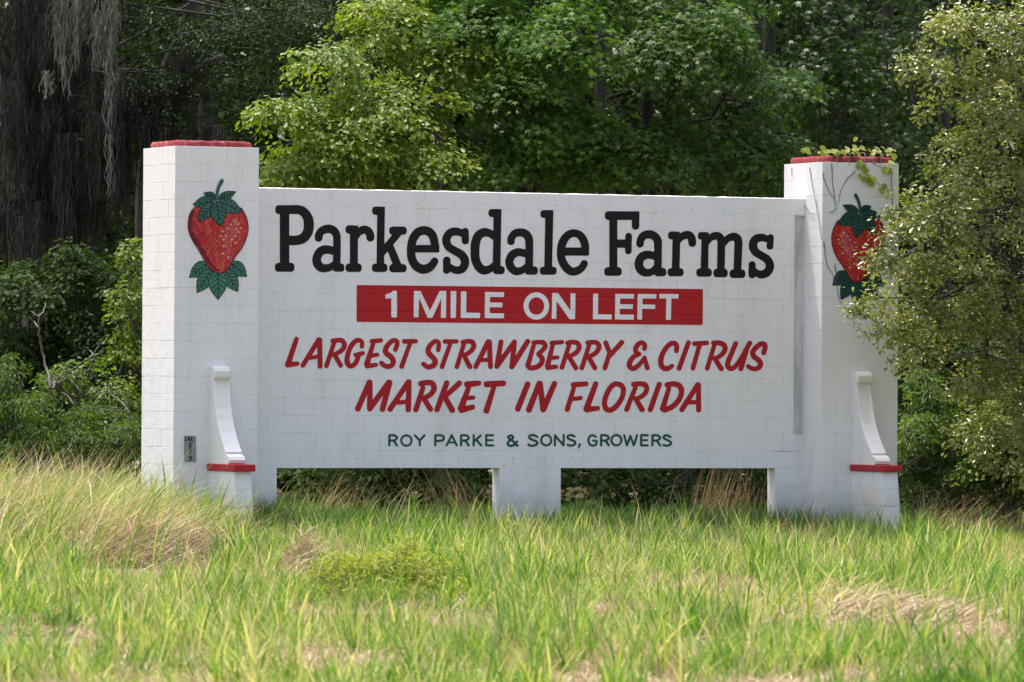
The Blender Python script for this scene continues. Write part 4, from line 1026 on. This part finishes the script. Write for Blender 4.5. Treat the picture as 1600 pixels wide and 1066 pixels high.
# laurel oak in front on the right
tree('laurel_oak', 'glossy small-leaved oak reaching in from the right over the right pillar', 'tree', ground_at(1680, 77),
     [(1560, 50, 110, 60, 74.6, .9), (1490, 40, 40, 25, 74.2, .4, 1.6), (1530, 130, 90, 45, 74.4, .7, 1.2), (1450, 105, 42, 16, 74.0, .35, 1.8), (1590, 200, 110, 80, 75, 1.0), (1510, 220, 50, 30, 74.4, .5, 1.3), (1540, 300, 90, 60, 74.6, .8), (1470, 270, 40, 18, 74.2, .3, 1.4), (1470, 345, 70, 45, 74.2, .6, 1.3), (1432, 352, 30, 32, 73.9, .4, 1.1),
      (1590, 380, 100, 80, 75, 1), (1500, 430, 90, 60, 74.4, .7), (1425, 440, 42, 50, 73.8, .5, 1.1), (1378, 408, 24, 16, 73.4, .2, 1.8), (1364, 478, 32, 14, 73.5, .25, 1.5), (1398, 520, 36, 34, 73.8, .35, .9), (1342, 492, 20, 12, 73.5, .2, .9), (1345, 428, 20, 6, 73.3, .15, .8), (1374, 374, 22, 9, 73.4, .15, 1.6), (1388, 450, 22, 26, 73.5, .2, 1.3), (1340, 520, 18, 9, 73.5, .15, 1), (1385, 560, 18, 12, 73.7, .2, .9), (1480, 520, 80, 60, 74.6, .7), (1570, 520, 90, 80, 75, .9), (1440, 570, 45, 30, 74.8, .5), (1600, 620, 70, 80, 75.4, .8), (1520, 610, 60, 50, 75.2, .7), (1590, 700, 60, 50, 76, .7, .8), (1530, 680, 50, 40, 76.2, .6, .7), (1422, 108, 16, 8, 74, .2, 2.2), (1415, 300, 22, 12, 74, .2, 1.6), (1440, 255, 22, 10, 74, .2, 1.4), (1395, 335, 14, 14, 73.8, .2, 1.4), (1452, 180, 20, 12, 74, .2, 1.0), (1445, 70, 26, 10, 74, .25, 1.3),
      (1680, 100, 120, 200, 75.5, 1.4), (1700, 400, 110, 220, 76, 1.4), (1650, -90, 120, 80, 76.2, 1.2, .4), (1570, -40, 80, 45, 75.4, .9, .6)],
     740, 60, .185, .064, OBOV, SCRUB, trunk=smooth_path(trunk_px(1690, 77, [(1685, 560, 77), (1665, 350, 76.6), (1690, 150, 76.6), (1680, -100, 76.4)])), trunk_r=(.20, .07), bark=BARK, twigs=110, flat=.75, upw=.8, outw=.45, rnd=.6, droop=.15, tipdown=.1)

# shrubs
def shrub(name, label, u, dp, blobs, npads, per, rad, size, tmpl, mat, cat='shrub', group=None, **kw):
    b0 = ground_at(u, dp)
    st = smooth_path(np.array([b0, b0+np.array([.05, 0, .35]), b0+np.array([0, .05, .8])]))
    return tree(name, label, cat, b0, blobs, npads, per, rad, size, tmpl, mat, trunk=st, trunk_r=(.03, .012), group=group, **kw)
shrub('shrub', 'large dark green shrub at the left edge under the mossy oak', 60, 84, [(40, 470, 80, 70, 84, 1), (20, 560, 70, 60, 84, .9), (90, 540, 60, 70, 84.3, .9), (60, 640, 80, 60, 84.2, .9)], 170, 52, .3, .085, OVAL, BUSH, twigs=40)
shrub('shrub', 'dark bushy shrub between the left edge and the left pillar', 150, 84, [(140, 450, 70, 65, 84, .9), (110, 410, 40, 30, 84, .5), (180, 560, 60, 80, 83.8, .9), (130, 620, 60, 70, 83.8, .8), (200, 650, 40, 60, 83.2, .7)], 190, 52, .28, .075, OVAL, BUSH, twigs=40)
shrub('shrub', 'yellow-green leafy shrub touching the left edge of the left pillar', 205, 82.5, [(200, 480, 32, 45, 82, .5), (212, 410, 22, 40, 82.2, .4), (200, 560, 36, 45, 82, .5), (235, 480, 30, 80, 82.8, .5), (215, 650, 30, 60, 82, .5)], 90, 46, .22, .075, OBOV, OAKY, twigs=20)
shrub('weedy_bush', 'bright green weedy bush at the lower left edge above the tall grass', 25, 79, [(20, 650, 60, 60, 78.6, .6), (55, 700, 50, 40, 78.5, .5), (10, 590, 30, 40, 78.8, .4), (0, 720, 60, 40, 78.5, .5)], 100, 42, .2, .07, LANCE, BUSHL, twigs=20)
shrub('weedy_bush', 'low feathery green bush just left of the base of the left pillar', 160, 79, [(110, 690, 50, 36, 78.8, .5), (160, 700, 50, 36, 78.6, .5), (205, 690, 30, 44, 78.4, .4), (140, 650, 40, 25, 79, .4)], 100, 42, .2, .065, LANCE, BUSHL, twigs=20)
shrub('weedy_bush', 'tangle of light green brush between the dead sapling and the left pillar', 130, 80.5, [(120, 600, 60, 50, 80.4, .6), (180, 620, 40, 50, 80.2, .5), (70, 620, 40, 40, 80.4, .5), (150, 660, 60, 30, 80, .5)], 80, 26, .24, .065, OBOV, BUSHL, twigs=70)
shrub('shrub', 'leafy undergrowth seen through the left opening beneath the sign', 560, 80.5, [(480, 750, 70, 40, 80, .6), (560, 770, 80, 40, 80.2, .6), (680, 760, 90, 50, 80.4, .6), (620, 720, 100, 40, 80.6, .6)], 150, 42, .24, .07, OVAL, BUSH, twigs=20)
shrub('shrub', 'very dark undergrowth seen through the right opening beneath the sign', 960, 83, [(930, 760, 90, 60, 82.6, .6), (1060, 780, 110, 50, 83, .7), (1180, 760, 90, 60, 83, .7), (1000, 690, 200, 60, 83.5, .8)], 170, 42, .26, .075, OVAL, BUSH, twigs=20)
shrub('elder_bush', 'bright green elder bush right of the right pillar base', 1440, 79.5, [(1428, 684, 24, 22, 77.6, .25, 2.2), (1440, 655, 24, 20, 77.8, .3, 1.6), (1440, 620, 38, 45, 79, .5), (1465, 680, 45, 40, 79, .5), (1425, 690, 25, 40, 79.2, .4), (1490, 640, 40, 45, 79.3, .5)], 90, 44, .22, .085, LANCE, BUSHL, twigs=24)
shrub('shrub', 'green shrub at the lower right edge under the laurel oak', 1570, 79, [(1570, 690, 50, 50, 78.6, .6), (1540, 740, 45, 30, 78.6, .5), (1600, 740, 50, 40, 78.4, .5), (1590, 640, 40, 40, 78.8, .5)], 120, 44, .22, .07, OVAL, BUSHL, twigs=24)
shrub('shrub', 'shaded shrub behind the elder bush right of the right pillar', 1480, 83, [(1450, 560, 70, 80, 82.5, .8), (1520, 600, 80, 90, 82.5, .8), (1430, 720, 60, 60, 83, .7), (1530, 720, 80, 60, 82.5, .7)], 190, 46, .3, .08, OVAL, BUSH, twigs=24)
shrub('elder_bush', 'low leafy growth at the foot of the laurel oak beside the dry reeds', 1500, 79, [(1470, 750, 50, 30, 79, .6), (1540, 770, 60, 26, 79, .6), (1600, 770, 50, 30, 79, .6), (1440, 770, 30, 24, 78.6, .4), (1415, 730, 16, 40, 79, .4)], 110, 40, .2, .07, LANCE, BUSH, twigs=20)
# small trunk by the right pillar
V = []; F = []; tube(smooth_path(trunk_px(1430, 79.4, [(1431, 740, 79.4), (1428, 715, 79.5), (1434, 680, 79.6), (1446, 630, 79.7)])), (.06, .015), 9, V, F)
props(link('small_trunk', mesh_pd('small_trunk', V, F, True), BARK), 'short dark trunk standing just right of the right pillar pier', 'tree')

# dead bare branches, left
def dead(name, label, lines):
    e = empty(name, ground_at(lines[0][0][0][0], 79.5), label, 'branch', 'bare dead branches by the left pillar')
    for P, r_ in lines:
        V = []; F = []; dp = 79.0
        W_ = smooth_path([at(u, v, dp+.3*math.sin(u)) for u, v in P]); W_ = W_+rng.normal(0, .006, W_.shape)
        tube(W_, r_, 5, V, F)
        link('branch', mesh_pd('branch', V, F, True), TWIG, e)
z2 = lambda L_: [(0+x/2.804, 380+y/2.804) for x, y in L_]
dead('bare_sapling', 'tallest bare grey dead sapling left of the left pillar', [(z2([(185, 800), (195, 720), (222, 640), (200, 540), (180, 460), (170, 380), (172, 320)]), (.022, .010)), (z2([(172, 320), (195, 290), (198, 265)]), (.009, .004)), (z2([(168, 325), (150, 308), (132, 300)]), (.009, .004)), (z2([(168, 370), (145, 340), (115, 325)]), (.009, .004)),
     (z2([(225, 640), (250, 600), (300, 560), (350, 535), (400, 495), (430, 485)]), (.014, .007)), (z2([(405, 490), (390, 465), (365, 447)]), (.007, .003)), (z2([(410, 485), (445, 430), (470, 375)]), (.007, .003)), (z2([(240, 620), (330, 570), (390, 550), (398, 520)]), (.008, .004)), (z2([(160, 670), (230, 605), (300, 545), (290, 520)]), (.007, .004))])
dead('fallen_branch', 'arching bare twig hanging low beside the left pillar', [(z2([(590, 815), (575, 760), (545, 710), (500, 670), (460, 650), (420, 640), (385, 655)]), (.011, .005)), (z2([(350, 730), (400, 722), (470, 730), (545, 735)]), (.008, .005)), (z2([(310, 600), (350, 645), (380, 675)]), (.008, .004)), (z2([(410, 890), (440, 850), (470, 810), (520, 760), (550, 725)]), (.009, .004))])
dead('fallen_branch', 'thin bare stalk curving down beside the bright weedy bush', [(z2([(370, 820), (355, 760), (330, 710), (290, 665), (270, 655)]), (.010, .005)), (z2([(255, 770), (240, 710), (225, 680)]), (.006, .003)), (z2([(75, 750), (95, 640), (105, 530)]), (.010, .005)), (z2([(95, 600), (60, 560), (45, 530)]), (.006, .003))])

# ---- vine on the right pillar
vine = empty('climbing_vine', (PX+.3, -.02, 0), 'climbing vine with bare stems and a few yellow-green leaves on the right pillar top', 'vine')
z7 = lambda x, y: (1210+x/3.555, 220+y/3.555)
def vstem(pts, plane_axis, val, r_=(.006, .003)):
    P = smooth_path([on_plane(*z7(*p), plane_axis, val) for p in pts], 6)
    P = P+rng.normal(0, .004, P.shape)*(np.array([1, .2, 1]) if plane_axis == 1 else np.array([.2, 1, 1]))
    V = []; F = []; tube(P, r_, 5, V, F)
    link('stem', mesh_pd('stem', V, F, True), STEM, vine)
for p in ([(318, 125), (325, 240), (335, 330), (345, 375)], [(345, 375), (325, 392), (305, 402)], [(268, 180), (290, 250), (335, 330)], [(450, 170), (385, 240), (350, 350)], [(650, 150), (655, 300), (662, 450), (675, 540)], [(545, 122), (580, 140), (610, 160)], [(470, 140), (500, 175), (560, 225), (620, 270)], [(275, 560), (290, 680), (330, 760), (370, 910)], [(335, 680), (350, 800)]):
    vstem(p, 1, -.007)
for p in ([(195, 150), (215, 270), (245, 430), (262, 550)], [(95, 150), (96, 200)], [(150, 330), (200, 400), (235, 410)]):
    vstem(p, 0, PX-.008, (.005, .002))
for k in range(4):     # stems lying over the cap
    x = PX+.12+k*.21+.08*random.random(); P = [(x, -.02, ZR-.02), (x+.03, .02, ZR+.10), (x+.08, .2, ZR+.13), (x+.12+.1*random.random(), .6, ZR+.13)]
    V = []; F = []; tube(smooth_path(P), (.005, .003), 5, V, F); link('stem', mesh_pd('stem', V, F, True), STEM, vine)
lm = leaf_mesh('leaf', (np.array([(0, -.45, 0), (.2, -.5, .03), (.45, -.15, .05), (.36, .2, .02), (0, .55, -.06), (-.36, .2, .02), (-.45, -.15, .05), (-.2, -.5, .03)]), [[0, 1, 2, 3, 4], [0, 4, 5, 6, 7]]), np.zeros((1, 3)), np.array([[0, 0, 1.]]), np.array([[0, 1., 0]]), np.array([1.]), np.array([.5])); lm.materials.append(VINEL)
def vleaf(p, size, nrm=None):
    nrm = np.array([[0, -1, .5]]) if nrm is None else nrm
    nrm = nrm+rng.normal(0, .3, (1, 3)); tip = np.array([[rng.normal(0, .5), 0, -1]])
    x, y, z = [a[0]*size for a in frames(nrm, tip)]
    link('leaf', lm, None, vine, Matrix(((x[0], y[0], z[0], p[0]), (x[1], y[1], z[1], p[1]), (x[2], y[2], z[2], p[2]), (0, 0, 0, 1))))
for (x, y) in ((475, 125), (460, 150), (495, 140), (478, 200), (500, 215), (520, 225), (540, 240), (525, 205), (550, 215), (615, 165), (635, 170), (595, 280), (612, 255), (638, 282), (625, 428), (650, 120), (665, 90), (505, 165)):
    vleaf(on_plane(*z7(x, y), 1, -.04-.03*random.random()), random.uniform(.07, .11))
for k in range(64):
    u_ = random.choice((255, 275, 300, 350, 400, 440, 470, 540, 560, 590, 180, 640, 660)) + random.uniform(-22, 22)
    p = on_plane(*z7(u_, 60), 1, random.uniform(0.0, .35)); p[2] = ZR+.10+abs(random.gauss(0, .045))
    vleaf(p, random.uniform(.05, .10), np.array([[0, -.6, .9]]))

# ================================================================ GRASSES
def blades(n_, h, spread, lean, wid, seg=4, curve=.5, dirn=None, hvar=.5, wl=1.0):
    """arrays for n_ ribbon blades around the origin -> V, loops, starts, tint"""
    V = []; L_ = []; St = []; tn = []
    for _ in range(n_):
        a = random.random()*2*math.pi; r_ = spread*math.sqrt(random.random())
        p = np.array([r_*math.cos(a), r_*math.sin(a), -.02]); hh = h*(1-hvar+hvar*random.random()*1.2)
        b_ = random.random()*2*math.pi if dirn is None or random.random() < .22 else dirn+random.gauss(0, .65)
        ln = abs(random.gauss(lean, .25)); cv = curve*random.uniform(.3, 1.3)
        w_ = wid*random.uniform(.6, 1.2); fa = random.random()*math.pi; sd_ = np.array([math.cos(fa), math.sin(fa), 0])
        base = len(V); ang = ln*.5; tt = random.random()
        for k in range(seg+1):
            t = k/seg; ww = w_*(1-t**1.8)+.0006
            V.append(p-sd_*ww/2); V.append(p+sd_*ww/2)
            if k: St.append(len(L_)); L_ += [base+2*k-2, base+2*k-1, base+2*k+1, base+2*k]; tn.append(tt)
            st = hh/seg; p = p+st*np.array([math.sin(ang)*math.cos(b_), math.sin(ang)*math.sin(b_), math.cos(ang)]); ang += cv/seg*1.4
    return np.array(V), L_, St, np.array(tn)
def tuft_collection(name, specs, mat):
    c = bpy.data.collections.new(name)
    for k, sp in enumerate(specs):
        V, L_, St, tn = blades(**sp); me = mesh_np('tuft', V, L_, St, False, tn); me.materials.append(mat)
        o = bpy.data.objects.new('tuft', me); c.objects.link(o)
    return c
def scatter(name, pts, rotz, tilt, scale, coll, nvar):
    me = bpy.data.meshes.new(name); me.vertices.add(len(pts)); me.vertices.foreach_set('co', np.asarray(pts, np.float32).ravel())
    a = me.attributes.new('rot', 'FLOAT_VECTOR', 'POINT'); a.data.foreach_set('vector', np.stack([tilt[:, 0], tilt[:, 1], rotz], 1).astype(np.float32).ravel())
    a = me.attributes.new('scl', 'FLOAT', 'POINT'); a.data.foreach_set('value', scale.astype(np.float32))
    a = me.attributes.new('idx', 'INT', 'POINT'); a.data.foreach_set('value', rng.integers(0, nvar, len(pts)).astype(np.int32))
    o = bpy.data.objects.new(name, me); COL.objects.link(o)
    ng = bpy.data.node_groups.new(name, 'GeometryNodeTree')
    ng.interface.new_socket('Geometry', in_out='INPUT', socket_type='NodeSocketGeometry'); ng.interface.new_socket('Geometry', in_out='OUTPUT', socket_type='NodeSocketGeometry')
    N = ng.nodes; gi = N.new('NodeGroupInput'); go = N.new('NodeGroupOutput')
    ci = N.new('GeometryNodeCollectionInfo'); ci.inputs['Collection'].default_value = coll; ci.inputs['Separate Children'].default_value = True; ci.inputs['Reset Children'].default_value = True
    ip = N.new('GeometryNodeInstanceOnPoints'); ip.inputs['Pick Instance'].default_value = True
    def at_(nm, ty):
        q = N.new('GeometryNodeInputNamedAttribute'); q.data_type = ty; q.inputs['Name'].default_value = nm; return q.outputs['Attribute']
    ng.links.new(gi.outputs[0], ip.inputs['Points']); ng.links.new(ci.outputs[0], ip.inputs['Instance'])
    ng.links.new(at_('idx', 'INT'), ip.inputs['Instance Index'])
    er = N.new('FunctionNodeEulerToRotation'); ng.links.new(at_('rot', 'FLOAT_VECTOR'), er.inputs[0]); ng.links.new(er.outputs[0], ip.inputs['Rotation'])
    ng.links.new(at_('scl', 'FLOAT'), ip.inputs['Scale'])
    ng.links.new(ip.outputs[0], go.inputs[0])
    md = o.modifiers.new('scatter', 'NODES'); md.node_group = ng
    o['kind'] = 'stuff'
    return o
def nz2_(x, y, s, o=0):
    return np.array([mnoise.noise(Vector((a*s, b_*s, o))) for a, b_ in zip(x, y)])
def field(n_, d0, d1, margin=1.8, p=1.0):
    """points on the ground of the view wedge, depth d0..d1, uniform per area, wider than the frame"""
    d = (d0**2+(d1**2-d0**2)*rng.random(n_)**p)**.5
    lat = rng.uniform(-1, 1, n_)*(800/FPX*d+margin)
    P = CAM+d[:, None]*np.array([math.sin(YAW), math.cos(YAW), 0])+lat[:, None]*rt0
    P[:, 2] = gz(P[:, 0], P[:, 1])
    return P
def inside_sign(P, m=.04):
    x, y = P[:, 0], P[:, 1]
    a = ((x > -m) & (x < WL+m) & (y > -m) & (y < D+m)) | ((x > PX-m) & (x < PX+WR+m) & (y > -m) & (y < D+m))
    for b0, b1 in ((WL, 1.465), (4.3, 5.1), (7.94, PX)): a |= (x > b0-m) & (x < b1+m) & (y > S0-m) & (y < S0+.2+m)
    for b0 in (0, PX-.022): a |= (x > b0+.43-m) & (x < b0+.64+m) & (y > -.95-m) & (y < 0)
    return a
cg = tuft_collection('green_tufts', [dict(n_=17, h=.31, spread=.08, lean=.45, wid=.014, curve=.7, hvar=.7) for _ in range(4)]+[dict(n_=11, h=.44, spread=.06, lean=.3, wid=.018, curve=.6, hvar=.7) for _ in range(2)]+[dict(n_=18, h=.18, spread=.09, lean=.7, wid=.014, curve=.9) for _ in range(3)], GRASS)
cdk = tuft_collection('dark_tufts', [dict(n_=14, h=.36, spread=.06, lean=.3, wid=.012, curve=.45) for _ in range(6)], GRASSD)
cs = tuft_collection('straw_tufts', [dict(n_=16, h=.24, spread=.10, lean=.9, wid=.008, curve=1.1) for _ in range(4)]+[dict(n_=8, h=.42, spread=.05, lean=.4, wid=.006, curve=.7) for _ in range(3)], STRAW)
ct = tuft_collection('thatch_tufts', [dict(n_=20, h=.24, spread=.16, lean=2.3, wid=.010, curve=.5) for _ in range(5)], THATCH)
def sow(name, n_, d0, d1, coll, nvar, smin, smax, thr, ns, off, tall=None):
    P = field(n_, d0, d1); ok = ~inside_sign(P); P = P[ok]
    c = nz2_(P[:, 0], P[:, 1], ns, off)+.35*nz2_(P[:, 0], P[:, 1], ns*3.5, off+5)
    ok = c > thr; P = P[ok]; c = c[ok]
    s = smin+(smax-smin)*rng.random(len(P))*np.clip(.6+c*1.2, .35, 1.2)
    if tall is not None:
        s = s*tall(P)
    hc = heightcap(P)/(.30 if coll is not ct else .12); s = np.minimum(s, hc); ok = s > .16; P = P[ok]; s = s[ok]
    return scatter(name, P, rng.random(len(P))*2*np.pi, rng.normal(0, .08, (len(P), 2)), s, coll, nvar)
# things that must stay visible over the grass: (u0, u1, depth, row that nearer grass may reach)
LOW = ((110, 335, 61.3, 893), (415, 515, 61.0, 902), (470, 735, 51.0, 948), (1160, 1570, 47.8, 975), (-60, 155, 46.2, 1000), (-60, 155, 49.5, 966), (640, 800, 50.0, 975), (120, 350, 41.2, 1050), (1190, 1425, 74.6, 826), (1190, 1425, 73.0, 832), (860, 1330, 69, 838))
def heightcap(P):
    d = (P-CAM) @ fw; u, v = project(P)
    h = np.full(len(P), 9.)
    for u0, u1, dd, row in LOW:
        w_ = np.clip(np.minimum((u-u0)/25, (u1-u)/25), 0, 1)
        cap_ = np.maximum(v-row, 0)/(FPX/d)
        m = (w_ > 0) & (d < dd) & (d > dd-12)
        h = np.where(m, np.minimum(h, cap_/w_.clip(.2, 1)), h)
    for u0, u1, d0, d1 in ((130, 330, 61.3, 63.4), (425, 505, 60.8, 63), (480, 720, 51, 53.6), (1180, 1550, 47.8, 50.2), (0, 150, 46.4, 49.3), (130, 340, 39.6, 41.5), (650, 790, 48.5, 50.3), (900, 1060, 56, 58)):
        m = (u > u0) & (u < u1) & (d > d0) & (d < d1); h = np.where(m & (rng.random(len(P)) < .82), .08, h)
    return h*rng.uniform(.65, 1.7, len(P))
def tallf(P):
    d = (P-CAM) @ fw; u, v = project(P)
    h = np.ones(len(P))
    h *= np.where((d > 69) & (u > 380) & (u < 1450), 1.12, 1)
    h *= np.where(u < 330, np.clip((d-62)/9, 0, 1)*.9+1, 1)
    return h
sow('grass', 44000, 36, 76, cg, 9, .35, 1.45, .05, .8, 1, tallf)
cb_ = tuft_collection('broad_tufts', [dict(n_=11, h=.50, spread=.06, lean=.3, wid=.026, curve=.6, hvar=.6) for _ in range(5)], GRASS)
sow('broad_grass', 2600, 38, 74, cb_, 5, .5, 1.15, .12, .5, 51, tallf)
cst = tuft_collection('seed_stalks', [dict(n_=3, h=.62, spread=.08, lean=.3, wid=.006, curve=.5, hvar=.4) for _ in range(5)], STRAW)
sow('seed_stalks', 5000, 38, 76, cst, 5, .5, 1.2, .0, .6, 61, tallf)
sow('shaded_grass', 13000, 68, 90, cdk, 6, .6, 1.2, -.35, .9, 11, tallf)
sow('dry_grass', 22000, 36, 80, cs, 7, .35, 1.05, -.08, .7, 21, tallf)
sow('dead_grass_litter', 40000, 36, 78, ct, 5, .6, 1.4, -.5, .6, 31)
# dark tall blades right against the masonry
Pm = []
for (u0, u1, dp, n_) in ((225, 300, 73.2, 70), (300, 420, 71.9, 330), (320, 440, 72.6, 200), (230, 300, 72.4, 120), (765, 905, 74.4, 170), (880, 1210, 75.3, 420), (430, 770, 74.2, 330), (1190, 1440, 75.6, 240), (1290, 1400, 74.3, 16)):
    for _ in range(n_):
        p = ground_at(random.uniform(u0, u1), dp+random.uniform(-.8, .25)); Pm.append(p)
Pm = np.array(Pm); Pm = Pm[~inside_sign(Pm)]
scatter('tall_grass', Pm, rng.random(len(Pm))*6.28, rng.normal(0, .06, (len(Pm), 2)), rng.uniform(.9, 1.75, len(Pm)), cdk, 6)

def clump(name, label, cat, where, n_, h, wid, lean, curve, dirn, mat, group=None, hvar=.5, seg=6, mound=0, zmin=0, kindstuff=False):
    """dense clump of ribbon blades; where(k) -> base point"""
    VV = []; LL = []; SS = []; TT = []; nv = 0; nl = 0
    for k in range(n_):
        p = where(k)
        V, L_, St, tn = blades(1, h, .0, lean, wid, seg, curve, dirn, hvar)
        V = V+p; VV.append(V); LL += [a+nv for a in L_]; SS += [a+nl for a in St]; TT.append(tn); nv += len(V); nl += len(L_)
    VV = np.vstack(VV)
    o = link(name, mesh_np(name, VV-np.array([*ground_xy(VV)]), LL, SS, False, np.concatenate(TT)), mat, None, Matrix.Translation(ground_xy(VV)))
    return props(o, label, cat, group)
def ground_xy(VV):
    c = VV.mean(0); return Vector((float(c[0]), float(c[1]), 0.0))
def gauss_at(u, dp, su, sd_):
    def f(k):
        uu = random.gauss(u, su); p = ground_at(uu, dp+random.gauss(0, sd_)); return p
    return f
RD = math.atan2(rt0[1], rt0[0])     # direction towards the right of the picture
# tall golden grass, left
clump('tall_grass_clump', 'tall golden-green grass leaning right at the left edge of the field', 'grass clump', gauss_at(40, 66.0, 90, 1.8), 4300, 1.15, .012, .45, 1.2, RD, STRAW, hvar=.75)
clump('tall_grass_clump', 'tall green grass blades mixed among the golden grass at left', 'grass clump', gauss_at(90, 65.5, 100, 2.0), 3000, .95, .014, .3, .8, RD, GRASS, hvar=.7)
clump('tall_grass_clump', 'pale seeding grass right in front of the left pillar corner', 'grass clump', gauss_at(240, 69, 60, 1.5), 1800, .75, .009, .4, .9, RD, STRAW, hvar=.5)
# flopped thatch mounds
def mound_pts(u0, u1, dp, hh, sd_):
    ph = random.random()*6
    def f(k):
        uc, su = (u0+u1)/2, (u1-u0)/3.6
        uu = random.gauss(uc, su); dd_ = random.gauss(0, sd_); p = ground_at(uu, dp+dd_)
        env = math.exp(-((uu-uc)/su)**2/2-(dd_/sd_)**2/2)*(.75+.35*math.sin(uu*.13+ph)+.2*math.sin(uu*.31))
        p[2] += hh*1.15*max(0, env)*random.random()**.6; return p
    return f
clump('thatch_mound', 'brown flattened mound of dead grass right of the tall golden grass', 'dead grass', mound_pts(95, 335, 62.3, .25, .6), 2200, .85, .011, 1.9, 1.1, RD, THATCH, 'mounds of dead grass', hvar=.4)
clump('thatch_mound', 'thin brown trail of dead stalks at the foot of the flattened grass mound', 'dead grass', mound_pts(230, 380, 61.8, .12, .5), 900, .55, .008, 2.7, .5, RD, THATCH, 'mounds of dead grass', hvar=.4)
clump('thatch_mound', 'pale golden strands sweeping right over the flattened grass mound', 'dead grass', mound_pts(40, 290, 62.8, .38, .6), 1300, .95, .008, 1.3, 1.2, RD, STRAW, 'mounds of dead grass', hvar=.6)
clump('thatch_mound', 'small pinkish heap of dead grass left of the leafy weed patch', 'dead grass', mound_pts(425, 505, 61.6, .24, .4), 900, .40, .009, 2.0, .9, RD, THATCH, 'mounds of dead grass', hvar=.4)
clump('thatch_mound', 'long low heap of dead grass at the lower right of the field', 'dead grass', mound_pts(1120, 1620, 48.8, .20, .7), 3600, .46, .009, 2.2, .8, RD, THATCH, 'mounds of dead grass', hvar=.5)
clump('thatch_mound', 'yellow arching grass over the low heap at the lower right', 'dead grass', mound_pts(1150, 1480, 49.6, .18, .4), 700, .62, .007, 1.4, 1.3, RD, STRAW, 'mounds of dead grass', hvar=.5)
clump('thatch_mound', 'pale dead grass patch at the lower left corner', 'dead grass', mound_pts(0, 150, 47.8, .07, .7), 1100, .30, .009, 2.3, .6, RD, THATCH, 'mounds of dead grass', hvar=.5)
clump('thatch_mound', 'tangled dead grass at the bottom edge left of centre', 'dead grass', mound_pts(140, 340, 40.6, .06, .5), 900, .26, .008, 2.0, .8, RD, THATCH, 'mounds of dead grass', hvar=.5)
# dry reeds right of the pillar and behind the sign
clump('dry_reeds', 'brown dry reeds drooping right of the right pillar pier', 'reeds', gauss_at(1460, 76.5, 34, .6), 420, .95, .013, .5, 1.6, RD, REED, 'dry reeds', hvar=.5)
clump('dry_reeds', 'sparser dry reeds at the right under the laurel oak', 'reeds', gauss_at(1540, 76.5, 38, .8), 380, .8, .011, .5, 1.5, RD, REED, 'dry reeds', hvar=.5)
clump('dry_reeds', 'upright brown reeds seen through the right opening of the sign', 'reeds', gauss_at(1118, 79.5, 34, .5), 150, 1.15, .012, .15, .3, RD, REED, 'dry reeds', hvar=.35)
clump('dry_reeds', 'brown stalks seen through the left opening beside the middle post', 'reeds', gauss_at(715, 79, 30, .4), 90, 1.0, .010, .3, .6, RD+math.pi, REED, 'dry reeds', hvar=.4)
clump('dry_reeds', 'pale long grass seen through the left opening beside the left post', 'reeds', gauss_at(510, 78.5, 46, .5), 170, .9, .009, .4, .8, RD, STRAW, 'dry reeds', hvar=.5)
clump('tall_grass_clump', 'broad-bladed green grass tuft at the lower right edge', 'grass clump', gauss_at(1545, 55, 22, .3), 170, .5, .014, .3, .8, RD, GRASS, hvar=.4)
clump('tall_grass_clump', 'wispy straw-coloured grass tuft at the right edge', 'grass clump', gauss_at(1590, 60, 22, .3), 260, .6, .007, .3, .9, RD, STRAW, hvar=.4)
# leafy weed patch in the field
b0 = ground_at(600, 52.3)
tree('leafy_weeds', 'low mounded patch of leafy yellow-green weeds in the middle of the field', 'weeds', b0,
     [(530, 910, 50, 36, 52.3, .5), (600, 905, 60, 42, 52.4, .5), (670, 910, 50, 38, 52.4, .5), (600, 935, 110, 26, 52, .6), (520, 885, 20, 20, 52.6, .3), (640, 875, 20, 22, 52.6, .3), (470, 930, 40, 16, 52, .6, .7), (740, 935, 40, 16, 52, .6, .7)], 400, 24, .13, .06, LANCE, WEED, trunk=smooth_path(np.array([b0, b0+np.array([0, 0, .1]), b0+np.array([0, 0, .2])])), trunk_r=(.01, .006), twigs=60, flat=.9, upw=.5, rnd=.8, tipdown=-.4)
# green blades growing through the dead heaps
Pm = []
for (u0, u1, d0, d1, n_) in ((100, 360, 61.2, 63.6, 110), (420, 510, 61, 63, 26), (1150, 1590, 48, 50, 110), (0, 160, 46.5, 49, 50), (130, 350, 39.8, 41.5, 40), (440, 770, 50.8, 53.6, 150)):
    for _ in range(n_): Pm.append(ground_at(random.uniform(u0, u1), random.uniform(d0, d1)))
Pm = np.array(Pm)
scatter('stray_grass', Pm, rng.random(len(Pm))*6.28, rng.normal(0, .1, (len(Pm), 2)), rng.uniform(.5, 1.05, len(Pm)), cg, 6)
